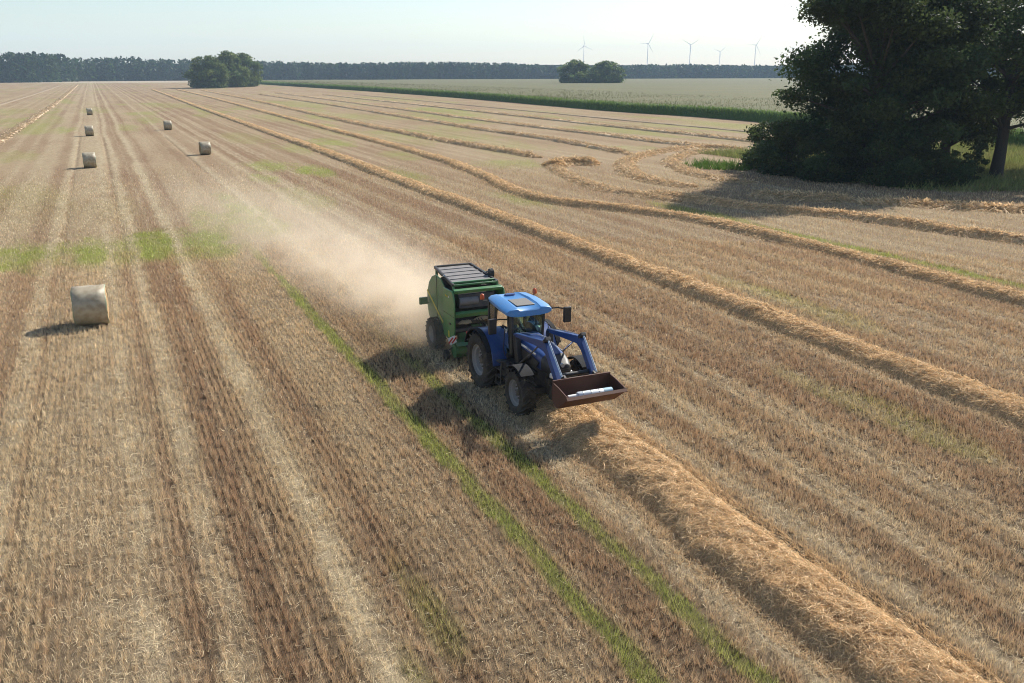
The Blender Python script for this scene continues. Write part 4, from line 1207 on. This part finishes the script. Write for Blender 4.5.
# front loader
KX = .55
for sd in (-1, 1):
    c = MB(); c.bar((sd * .50, -1.62, .78), (sd * .55, -1.45, 2.02), .16, .30, up=(0, 1, 0), h1=.20); c.box((sd * .42, -1.65, .85), (.3, .5, .3))
    c.build('loader_bracket', M['black'], TR, .02)
    c = MB()
    # upper beam, knee, lower beam, as side profile prisms
    up_ = [(-1.36, 1.96), (-1.40, 2.07), (-2.4, 2.22), (-3.32, 2.36), (-3.48, 2.32), (-3.57, 2.20), (-4.28, 1.40), (-4.22, 1.26), (-4.10, 1.30), (-3.50, 1.99), (-3.25, 2.12), (-2.4, 2.05)]
    x0, x1 = sorted((sd * KX - .07, sd * KX + .07)); c.prism(up_, x0, x1)
    am = c.build('loader_arm', M['blue'], TR, .015)
    c = MB(); c.tube([(sd * KX, -3.50, 2.44), (sd * (KX - .02), -4.32, 1.60)], .028, 8); c.build('tilt_rod', M['rod'], am)
    c = MB(); c.bar((sd * KX, -3.34, 2.32), (sd * KX, -3.52, 2.47), .15, .10); c.tube([(sd * KX - .1, -3.44, 2.38), (sd * KX + .1, -3.44, 2.38)], .05, 10); c.build('knee_joint', M['black'], am, .01)
    c = MB(); c.tube([(sd * KX, -1.52, 1.05), (sd * KX, -2.3, 1.60)], .05, 10); c.build('lift_cylinder', M['black'], am)
    c = MB(); c.tube([(sd * KX, -2.25, 1.57), (sd * KX, -2.95, 2.10)], .028, 8); c.build('lift_rod', M['rod'], am)
    c = MB(); c.tube([(sd * KX - .10 * sd, -1.5, 2.1), (sd * KX - .10 * sd, -2.6, 2.33), (sd * KX - .10 * sd, -3.3, 2.42)], .014, 6); c.build('hydraulic_pipe', M['silver'], am)
c = MB(); c.tube([(-KX, -3.98, 1.52), (KX, -3.98, 1.52)], .06, 12); c.build('cross_tube', M['black'], TR)
c = MB()
for sd in (-1, 1):
    c.bar((sd * .46, -4.18, 1.25), (sd * .46, -4.34, 1.62), .06, .12, up=(0, 1, 0)); 
c.tube([(-.5, -4.26, 1.5), (.5, -4.26, 1.5)], .035, 8); c.tube([(-.5, -4.2, 1.2), (.5, -4.2, 1.2)], .035, 8)
c.build('tool_carrier', M['black'], TR)
# bucket: rear top (-4.46,1.55), heel (-4.70,.90), lip (-5.30,1.36)
BW = .88
shell_o = [(-4.44, 1.56), (-4.40, 1.30), (-4.44, 1.06), (-4.56, .93), (-4.74, .90), (-5.32, 1.33)]
shell_i = [(-5.30, 1.36), (-4.75, .945), (-4.58, .975), (-4.48, 1.08), (-4.44, 1.30), (-4.475, 1.565)]
c = MB(); c.prism(shell_o + shell_i, -BW, BW); bk = c.build('bucket', M['rust'], TR, .006)
for sd in (-1, 1):
    x0, x1 = sorted((sd * (BW - .022), sd * (BW + .006)))
    c = MB(); c.prism([(-4.455, 1.545), (-4.415, 1.30), (-4.455, 1.07), (-4.57, .945), (-4.74, .915), (-5.30, 1.34), (-5.26, 1.40), (-4.80, 1.50)], x0, x1)
    c.build('bucket_side', M['rust'], bk, .004)
c = MB(); c.bar((-BW - .02, -5.30, 1.347), (BW + .02, -5.30, 1.347), .10, .025, up=(0, -.6, .8)); c.build('cutting_edge', M['rust'], bk)
c = MB(); c.bar((-BW, -4.455, 1.575), (BW, -4.455, 1.575), .05, .05); c.build('top_rail', M['rust'], bk, .006)
# hitch and PTO at the back
c = MB()
for sd in (-1, 1):
    c.bar((sd * .25, .35, .62), (sd * .40, 1.0, .55), .05, .09); c.tube([(sd * .35, .7, .6), (sd * .30, .45, 1.15)], .025, 6)
c.box((0, .55, .48), (.12, .9, .06)); c.box((0, .40, .75), (.5, .2, .5))
c.build('rear_hitch', M['iron'], TR, .01)

# roll of net wrap lying in the bucket
root = empty('net_wrap_roll', (TX + .10, TY - 4.90, 1.105))
RR = .112
c = MB(); c.lathe([(-.46, RR * .9), (-.44, RR), (.30, RR), (.32, RR * .95)], (0, 0, RR), 22); rl = c.build('roll', M['netroll'], root, smooth=50)
c = MB(); c.lathe([(.305, RR * 1.03), (.56, RR * 1.03), (.575, RR * .85)], (0, 0, RR), 22); c.build('wrapper_end', M['netroll_end'], rl, smooth=50)
c = MB(); c.lathe([(-.74, .045), (-.74, .06), (-.44, .07), (-.44, .045)], (0, 0, RR), 14); c.build('core_tube', M['white'], rl)
for k in range(3):
    c = MB(); c.lathe([(-.014, RR * 1.02), (0, RR * 1.06), (.014, RR * 1.02)], (-.32 + .24 * k, 0, RR), 22)
    c.build('strap', M['silver'], rl)
root.rotation_euler = (0, 0, R(-2))
tag(root, 'white roll of net wrap lying in the brown loader bucket', 'roll')

# ------------------------------------------------------------------ driver
def skinned(name, nodes, edges, mat, parent=None, sub=2):
    bm = bmesh.new(); ly = bm.verts.layers.skin.verify()
    vs = []
    for i, (p, r) in enumerate(nodes):
        v = bm.verts.new(p); v[ly].radius = (r, r) if not isinstance(r, tuple) else r; v[ly].use_root = (i == 0); vs.append(v)
    for a, b in edges: bm.edges.new((vs[a], vs[b]))
    me = bpy.data.meshes.new(name); bm.to_mesh(me); bm.free()
    o = bpy.data.objects.new(name, me); COL.objects.link(o)
    if parent is not None: o.parent = parent
    me.materials.append(mat)
    s = o.modifiers.new('skin', 'SKIN'); s.use_smooth_shade = True
    u = o.modifiers.new('sub', 'SUBSURF'); u.levels = sub; u.render_levels = sub
    return o
PR = empty('person', (TX, TY, 0))
nodes = [((0, -.02, 1.62), .13), ((0, .03, 1.80), .13), ((0, .05, 1.98), .14), ((0, .04, 2.10), .07), ((0, .01, 2.18), .06), ((0, -.02, 2.28), (.085, .10)), ((0, -.01, 2.38), .06)]
edges = [(0, 1), (1, 2), (2, 3), (3, 4), (4, 5), (5, 6)]
for sd in (-1, 1):
    k = len(nodes)
    nodes += [((sd * .19, .05, 2.02), .06), ((sd * .25, -.10, 1.80), .045), ((sd * .19, -.40, 1.84), .032), ((sd * .17, -.48, 1.86), .034)]
    edges += [(2, k), (k, k + 1), (k + 1, k + 2), (k + 2, k + 3)]
    for q in range(4):       # fingers over the rim
        f0 = len(nodes)
        nodes += [((sd * (.145 + .017 * q), -.53, 1.875), .0095), ((sd * (.145 + .017 * q), -.555, 1.855 - .002 * q), .0085)]
        edges += [(k + 3, f0), (f0, f0 + 1)]
    f0 = len(nodes); nodes += [((sd * .13, -.47, 1.845), .010), ((sd * .125, -.50, 1.825), .009)]; edges += [(k + 3, f0), (f0, f0 + 1)]
    k = len(nodes)
    nodes += [((sd * .10, -.10, 1.60), .085), ((sd * .15, -.48, 1.62), .062), ((sd * .15, -.55, 1.36), .045), ((sd * .15, -.66, 1.335), .035)]
    edges += [(0, k), (k, k + 1), (k + 1, k + 2), (k + 2, k + 3)]
bd = skinned('body', nodes, edges, M['skin'], PR)
sh = [((0, -.02, 1.64), .142), ((0, .03, 1.80), .142), ((0, .05, 1.98), .150), ((0, .045, 2.07), .085)]
se = [(0, 1), (1, 2), (2, 3)]
for sd in (-1, 1):
    k = len(sh); sh += [((sd * .19, .05, 2.02), .072), ((sd * .25, -.10, 1.80), .058), ((sd * .20, -.34, 1.832), .044)]; se += [(2, k), (k, k + 1), (k + 1, k + 2)]
skinned('shirt', sh, se, M['shirt'], PR)
tr_ = [((0, -.04, 1.60), .138)]; te = []
for sd in (-1, 1):
    k = len(tr_); tr_ += [((sd * .10, -.10, 1.60), .096), ((sd * .15, -.48, 1.62), .074), ((sd * .15, -.54, 1.40), .058)]; te += [(0, k), (k, k + 1), (k + 1, k + 2)]
skinned('trousers', tr_, te, M['trousers'], PR)
c = MB(); secs = []
for z, r, yo in ((2.30, .098, .015), (2.36, .098, .01), (2.41, .078, .005), (2.435, .03, .005)):
    secs.append([(r * .88 * math.cos(t), yo + r * math.sin(t), z) for t in np.linspace(0, 2 * math.pi, 17)[:-1]])
c.loft(secs); c.build('hair', M['hair'], PR, smooth=60)
c = MB()
c.tube([(0, -.115, 2.29), (0, -.142, 2.262), (0, -.118, 2.25)], [.010, .016, .012], 8); c.build('nose', M['skin'], PR)
for sd in (-1, 1):
    c = MB(); c.tube([(sd * .036, -.108, 2.295), (sd * .036, -.116, 2.295)], [.012, .008], 8); c.build('eye', M['hair'], PR)
    c = MB(); c.tube([(sd * .080, -.02, 2.25), (sd * .092, -.015, 2.28), (sd * .082, -.01, 2.31)], [.012, .018, .012], 8); c.build('ear', M['skin'], PR)
c = MB(); c.tube([(-.025, -.108, 2.222), (0, -.114, 2.218), (.025, -.108, 2.222)], [.005, .008, .005], 6); c.build('mouth', M['red'], PR)
tag(PR, 'driver in dark clothes seated at the wheel inside the tractor cab', 'person')

# ------------------------------------------------------------------ round baler
BX, BY = 11.03, 28.25
BR = empty('round_baler', (BX, BY, -.01))
tag(BR, 'green round baler with a yellow stripe, towed behind the tractor in its own dust', 'baler')
for sd in (-1, 1):
    wheel(BR, sd * 1.02, .05, .58, .40, sd, 18, .50, 'wheel', M['rim'], .03)
HB = .92
for sd in (-1, 1):
    x0, x1 = sorted((sd * (HB - .05), sd * HB))
    # rounded tailgate half
    gate = [(-.62, 2.42), (-.30, 2.60), (.20, 2.66), (.62, 2.52), (.95, 2.24), (1.15, 1.84), (1.20, 1.44), (1.06, 1.04), (.74, .76), (-.30, .62), (-.55, .72)]
    c = MB(); c.prism(gate, x0, x1); gt = c.build('tailgate_side', M['green'], BR, .05, 3, 40)
    x0, x1 = sorted((sd * HB, sd * (HB + .012)))
    c = MB(); st = [(1.11, 1.95), (1.14, 1.87), (-.46, 1.06), (-.50, 1.13)]
    c.prism(st, x0, x1); c.build('yellow_stripe', M['yellow'], gt)
    # front side door, slightly proud
    x0, x1 = sorted((sd * (HB - .03), sd * (HB + .03)))
    fr = [(-.60, 2.40), (-.58, .70), (-1.15, .62), (-1.52, .78), (-1.60, 1.10), (-1.62, 2.02), (-1.52, 2.36), (-1.40, 2.42)]
    c = MB(); c.prism(fr, x0, x1); dr = c.build('side_door', M['green_light'], BR, .04, 3, 40)
    c = MB(); c.box((sd * (HB + .045), -1.25, 1.25), (.03, .16, .05)); c.build('door_handle', M['black'], dr)
    c = MB(); c.box((sd * (HB + .034), -1.1, .86), (.01, .10, .22)); c.build('warning_sticker', M['yellow'], dr)
    c = MB(); c.tube([(sd * .80, .75, 2.20), (sd * .80, -.35, 2.72)], .03, 8); c.build('gate_ram', M['rod'], BR)
    c = MB(); c.box((sd * 1.12, 1.02, 1.55), (.30, .10, .26)); lt = c.build('rear_light_board', M['green'], BR, .02)
    c = MB(); c.box((sd * 1.16, 1.076, 1.55), (.16, .012, .10)); c.build('tail_light', M['red'], lt)
    c = MB(); c.tube([(sd * .9, 1.0, 1.45), (sd * 1.06, 1.02, 1.50)], .025, 6); c.build('light_arm', M['green'], lt)
    for (ya, za, yb, zb) in ((-.60, 1.55, -1.60, 1.55), (.10, .66, .10, 2.63)):
        c = MB(); c.bar((sd * (HB + .031 if ya < -.5 else HB + .004), ya, za), (sd * (HB + .031 if ya < -.5 else HB + .004), yb, zb), .012, .016, up=(1, 0, 0)); c.build('panel_seam', M['black'], dr if ya < -.5 else gt)
    for k in range(3):
        c = MB(); c.box((sd * (HB + .036), -.86 - .14 * k, 2.16), (.01, .09, .06)); c.build('decal', M['yellow'] if k < 2 else M['white'], dr)
# body core between the sides
core = [(-.50, 2.34), (.20, 2.52), (.58, 2.40), (.88, 2.14), (1.06, 1.80), (1.10, 1.44), (.98, 1.10), (.70, .84), (-.5, .74), (-1.20, .78), (-1.28, 1.35), (-1.0, 1.75), (-.95, 2.2)]
c = MB(); c.prism(core, -HB + .052, HB - .052); c.build('bale_chamber', M['belt'], BR, .03)
for k in range(6):
    c = MB(); xx = -.69 + .276 * k
    c.prism([(y_ * 1.012, z_ + .012) for y_, z_ in [(-.50, 2.34), (.20, 2.52), (.58, 2.40), (.88, 2.14), (1.06, 1.80), (1.10, 1.44), (.98, 1.10)]] + [(.9, 1.12), (1.0, 1.44), (.5, 2.0)], xx - .115, xx + .115); c.build('belt', M['belt'], BR)
# front: net box, cross beams, rollers
c = MB(); c.prism([(-1.45, 2.30), (-1.50, 2.42), (-1.36, 2.47), (-1.30, 2.34)], -HB + .04, HB - .04); c.build('front_beam', M['green_light'], BR, .02)
c = MB(); c.prism([(-1.55, 1.50), (-1.62, 1.66), (-1.50, 1.72), (-1.40, 1.56)], -HB + .04, HB - .04); c.build('middle_beam', M['green_light'], BR, .02)
c = MB(); c.prism([(-1.46, 1.78), (-1.40, 2.26), (-1.10, 2.28), (-1.0, 1.78)], -.70, .62); c.build('net_box', M['iron'], BR, .02)
c = MB(); c.lathe([(-.34, .02), (-.34, .15), (.34, .15), (.34, .02)], (-.34, -1.36, 2.02), 20); c.build('spare_net_roll', M['lid'], BR)
for z_ in (1.30, 1.02):
    c = MB(); c.tube([(-HB + .05, -1.36, z_), (HB - .05, -1.36, z_)], .09, 14); c.build('roller', M['iron'], BR)
# top cover with grey lid in a dark frame, tipped up towards the back
rt = Matrix.Rotation(R(-4.5), 3, 'X')
L0, L1, Z0, Z1 = -1.22, .92, 2.53, 2.72
def on_lid(x_, t, dz=0): return (x_, L0 + (L1 - L0) * t, Z0 + (Z1 - Z0) * t + dz)
def lw(t): return .80 - .12 * t
c = MB()
c.add([on_lid(-lw(.14) + .06, .14), on_lid(lw(.14) - .06, .14), on_lid(lw(1) - .06, .97), on_lid(-lw(1) + .06, .97)] + [on_lid(-lw(.14) + .06, .14, .04), on_lid(lw(.14) - .06, .14, .04), on_lid(lw(1) - .06, .97, .04), on_lid(-lw(1) + .06, .97, .04)],
      [(3, 2, 1, 0), (4, 5, 6, 7), (0, 1, 5, 4), (1, 2, 6, 5), (2, 3, 7, 6), (3, 0, 4, 7)])
lid = c.build('top_lid', M['lid'], BR, .01)
for sd in (-1, 1):
    c = MB(); c.bar(on_lid(sd * lw(0), 0, .02), on_lid(sd * lw(1), 1, .04), .09, .10); c.build('lid_frame', M['black'], lid, .015)
    c = MB(); c.bar((sd * .80, -1.25, 2.36), on_lid(sd * lw(0), .02, .0), .08, .08, up=(0, 1, 0)); c.build('lid_post', M['green'], lid, .01)
    c = MB(); c.bar((sd * .74, .60, 2.40), on_lid(sd * lw(1), .92, .0), .08, .08, up=(0, 1, 0)); c.build('lid_post', M['green'], lid, .01)
c = MB(); c.bar(on_lid(-lw(1), 1, .04), on_lid(lw(1), 1, .04), .09, .10); c.build('lid_frame', M['black'], lid, .015)
c = MB(); c.bar(on_lid(-lw(.1), .10, .04), on_lid(lw(.1), .10, .04), .08, .07); c.build('lid_frame', M['green'], lid, .015)
c = MB(); c.bar(on_lid(-lw(0), 0, .02), on_lid(lw(0), 0, .02), .07, .06); c.build('lid_frame', M['green'], lid, .015)
for k in range(4):
    t0 = .28 + .18 * k
    c = MB(); c.bar(on_lid(-lw(t0) + .05, t0, .05), on_lid(lw(t0) - .05, t0, .05), .05, .025); c.build('lid_rib', M['lid'], lid)
for k, (xx, zz, ww) in enumerate(((-.5, 1.28, .5), (.1, 1.36, .6), (.5, 1.30, .4))):      # chaff caught on the front
    c = MB(); c.loft([[(xx + ww * .5 * math.cos(a) * q, -1.48 + .10 * math.sin(a) * q + .03 * random.uniform(-1, 1), zz + hh + .02 * random.uniform(-1, 1)) for a in np.linspace(0, 2 * math.pi, 13)[:-1]] for q, hh in ((1, .0), (.85, .06), (.4, .11))]); c.build('chaff_heap', M['chaff'], BR, smooth=60)
c = MB(); c.tube([(.86, -.55, 2.40), (.86, -.55, 2.62)], .04, 8); lp = c.build('lamp_post', M['black'], BR)
c = MB(); c.lathe([(-.10, .06), (-.06, .16), (.06, .17), (.08, .13), (.08, .001)], (.86, -.55, 2.70), 20); c.build('round_lamp', M['black'], lp)
# pickup with tines, guide wheels, drawbar, warning board
c = MB(); c.lathe([(-.98, .05), (-.98, .24), (.98, .24), (.98, .05)], (0, -1.62, .40), 18); pk = c.build('pickup_drum', M['green'], BR)
for k in range(12):
    xx = -.92 + .167 * k
    t_ = MB()
    for a in (200, 245, 290, 335):
        t_.tube([(xx, -1.62 + .22 * math.cos(R(a)), .40 + .22 * math.sin(R(a))), (xx, -1.62 + .37 * math.cos(R(a - 8)), .40 + .37 * math.sin(R(a - 8)))], .010, 4)
    t_.build('tine_bar', M['iron'], pk)
c = MB(); c.prism([(-1.90, .62), (-1.78, .72), (-1.40, .72), (-1.36, .66), (-1.76, .66), (-1.86, .58)], -.95, .95); c.build('wind_guard', M['green'], pk)
for sd in (-1, 1):
    c = MB(); c.tube([(sd * .98, -1.5, .5), (sd * 1.12, -1.42, .36), (sd * 1.12, -1.36, .21)], .025, 6); ga = c.build('gauge_arm', M['iron'], BR)
    c = MB(); c.lathe([(-.06, .03), (-.06, .19), (.06, .19), (.06, .03)], (sd * 1.15, -1.36, .20), 18); c.build('gauge_wheel', M['tyre'], ga, .02)
    c = MB(); c.box((sd * 1.06, -1.70, .80), (.26, .02, .26), Matrix.Rotation(R(18 * sd), 3, 'Y')); wb = c.build('warning_board', M['white'], BR)
    for k in range(2):
        c = MB(); c.box((sd * 1.06 + (-.06 + .12 * k), -1.714, .80), (.05, .008, .24), Matrix.Rotation(R(40), 3, 'Y')); c.build('red_bar', M['red'], wb)
c = MB(); c.bar((-.35, -1.1, .78), (-.06, -2.9, .60), .12, .16); c.bar((.35, -1.1, .78), (.06, -2.9, .60), .12, .16); c.bar((0, -2.8, .60), (0, -3.35, .52), .16, .10); c.tube([(0, -3.35, .48), (0, -3.35, .60)], .07, 12)
c.build('drawbar', M['green'], BR, .015)
c = MB(); c.tube([(0, -3.6, .74), (0, -2.2, .86), (0, -1.3, .95)], [.07, .09, .07], 12); c.build('drive_shaft', M['yellow'], BR)
c = MB(); c.box((0, -1.25, .95), (.4, .3, .4)); c.box((-.55, -1.3, .80), (.3, .2, .3)); c.build('gearbox', M['green'], BR, .03)
c = MB(); c.tube([(-1.02, .05, .58), (1.02, .05, .58)], .07, 10); c.box((0, .05, .68), (1.5, .16, .14)); c.build('axle', M['iron'], BR)
for k, xx in enumerate((-.12, -.04, .06)):
    c = MB(); c.tube([(xx, -1.3, 1.5), (xx, -2.2, 1.10 + .05 * k), (xx * .8, -3.2, 1.2), (xx, -3.75, 1.1)], .016, 6); c.build('hydraulic_hose', M['black'], BR)

# ------------------------------------------------------------------ dust trail behind the baler
def dust():
    m = bpy.data.materials.new('dust_air'); m.use_nodes = True; t = m.node_tree
    for n in list(t.nodes): t.nodes.remove(n)
    out = t.nodes.new('ShaderNodeOutputMaterial')
    vol = t.nodes.new('ShaderNodeVolumePrincipled')
    vol.inputs['Color'].default_value = (1.0, .89, .73, 1); vol.inputs['Anisotropy'].default_value = .35
    tc = t.nodes.new('ShaderNodeTexCoord'); sp = t.nodes.new('ShaderNodeSeparateXYZ'); t.links.new(tc.outputs['Object'], sp.inputs[0])
    def mth(op, a, b=None, c=None, clamp=False):
        n = t.nodes.new('ShaderNodeMath'); n.operation = op; n.use_clamp = clamp
        for i, v in enumerate((a, b, c)):
            if v is None: continue
            if isinstance(v, (int, float)): n.inputs[i].default_value = v
            else: t.links.new(v, n.inputs[i])
        return n.outputs[0]
    X, Y, Z = sp.outputs['X'], sp.outputs['Y'], sp.outputs['Z']
    s = mth('MAXIMUM', mth('SUBTRACT', Y, 28.6), 0.0)
    wdt = mth('MULTIPLY_ADD', s, .125, 1.15)
    cx = mth('MULTIPLY_ADD', s, -.085, 10.95)
    hz = mth('MULTIPLY_ADD', s, .03, 1.5)
    dx = mth('DIVIDE', mth('SUBTRACT', X, cx), wdt); dz = mth('DIVIDE', Z, hz)
    g = mth('EXPONENT', mth('MULTIPLY', mth('ADD', mth('MULTIPLY', dx, dx), mth('MULTIPLY', dz, dz)), -1.0))
    fall = mth('DIVIDE', 1.0, mth('POWER', mth('MULTIPLY_ADD', s, 1 / 5.5, 1.0), 1.85))
    head = t.nodes.new('ShaderNodeMapRange'); head.interpolation_type = 'SMOOTHSTEP'; head.inputs[1].default_value = 26.0; head.inputs[2].default_value = 30.2
    t.links.new(Y, head.inputs[0])
    tail = t.nodes.new('ShaderNodeMapRange'); tail.interpolation_type = 'SMOOTHSTEP'; tail.inputs[1].default_value = 95; tail.inputs[2].default_value = 60
    t.links.new(Y, tail.inputs[0])
    nz = t.nodes.new('ShaderNodeTexNoise'); nz.inputs['Scale'].default_value = .75; nz.inputs['Detail'].default_value = 6; nz.inputs['Roughness'].default_value = .6; nz.inputs['Distortion'].default_value = .6
    t.links.new(tc.outputs['Object'], nz.inputs['Vector'])
    nr = t.nodes.new('ShaderNodeMapRange'); nr.inputs[1].default_value = .34; nr.inputs[2].default_value = .68; nr.inputs[3].default_value = .08; nr.inputs[4].default_value = 1.7
    t.links.new(nz.outputs['Fac'], nr.inputs[0])
    d = mth('MULTIPLY', mth('MULTIPLY', mth('MULTIPLY', g, fall), mth('MULTIPLY', head.outputs[0], tail.outputs[0])), nr.outputs[0])
    d = mth('MULTIPLY', mth('MAXIMUM', mth('SUBTRACT', d, .004), 0.0), DUST)
    t.links.new(d, vol.inputs['Density'])
    t.links.new(vol.outputs[0], out.inputs['Volume'])
    m.cycles.volume_step_rate = .16
    c = MB(); c.loft([[(8.2, 25.2, .06), (13.6, 25.2, .06), (13.2, 25.2, 2.2), (8.6, 25.2, 2.2)], [(7.8, 31, .06), (13.9, 31, .06), (13.6, 31, 3.4), (8.2, 31, 3.4)], [(-2.5, 62, .06), (18.5, 62, .06), (17.5, 62, 4.6), (-1.5, 62, 4.6)], [(-11, 92, .06), (21, 92, .06), (20, 92, 4.6), (-10, 92, 4.6)]]); o = c.build('dust_cloud', m, smooth=0)
    tag(o, 'pale dust cloud trailing behind the baler', 'dust', kind='stuff')
DUST = 2.0
dust()

# ------------------------------------------------------------------ hazy air
m = bpy.data.materials.new('haze_air'); m.use_nodes = True; t = m.node_tree
for n in list(t.nodes): t.nodes.remove(n)
out = t.nodes.new('ShaderNodeOutputMaterial'); vol = t.nodes.new('ShaderNodeVolumePrincipled')
vol.inputs['Color'].default_value = (.58, .78, 1.0, 1); vol.inputs['Density'].default_value = 1.6e-4; vol.inputs['Anisotropy'].default_value = 0.0
t.links.new(vol.outputs[0], out.inputs['Volume'])
m.cycles.homogeneous_volume = True
c = MB(); c.box((0, 1500, 79), (9600, 6600, 162)); o = c.build('haze', m, smooth=0)
tag(o, 'thin summer haze over the fields', 'haze', kind='stuff')
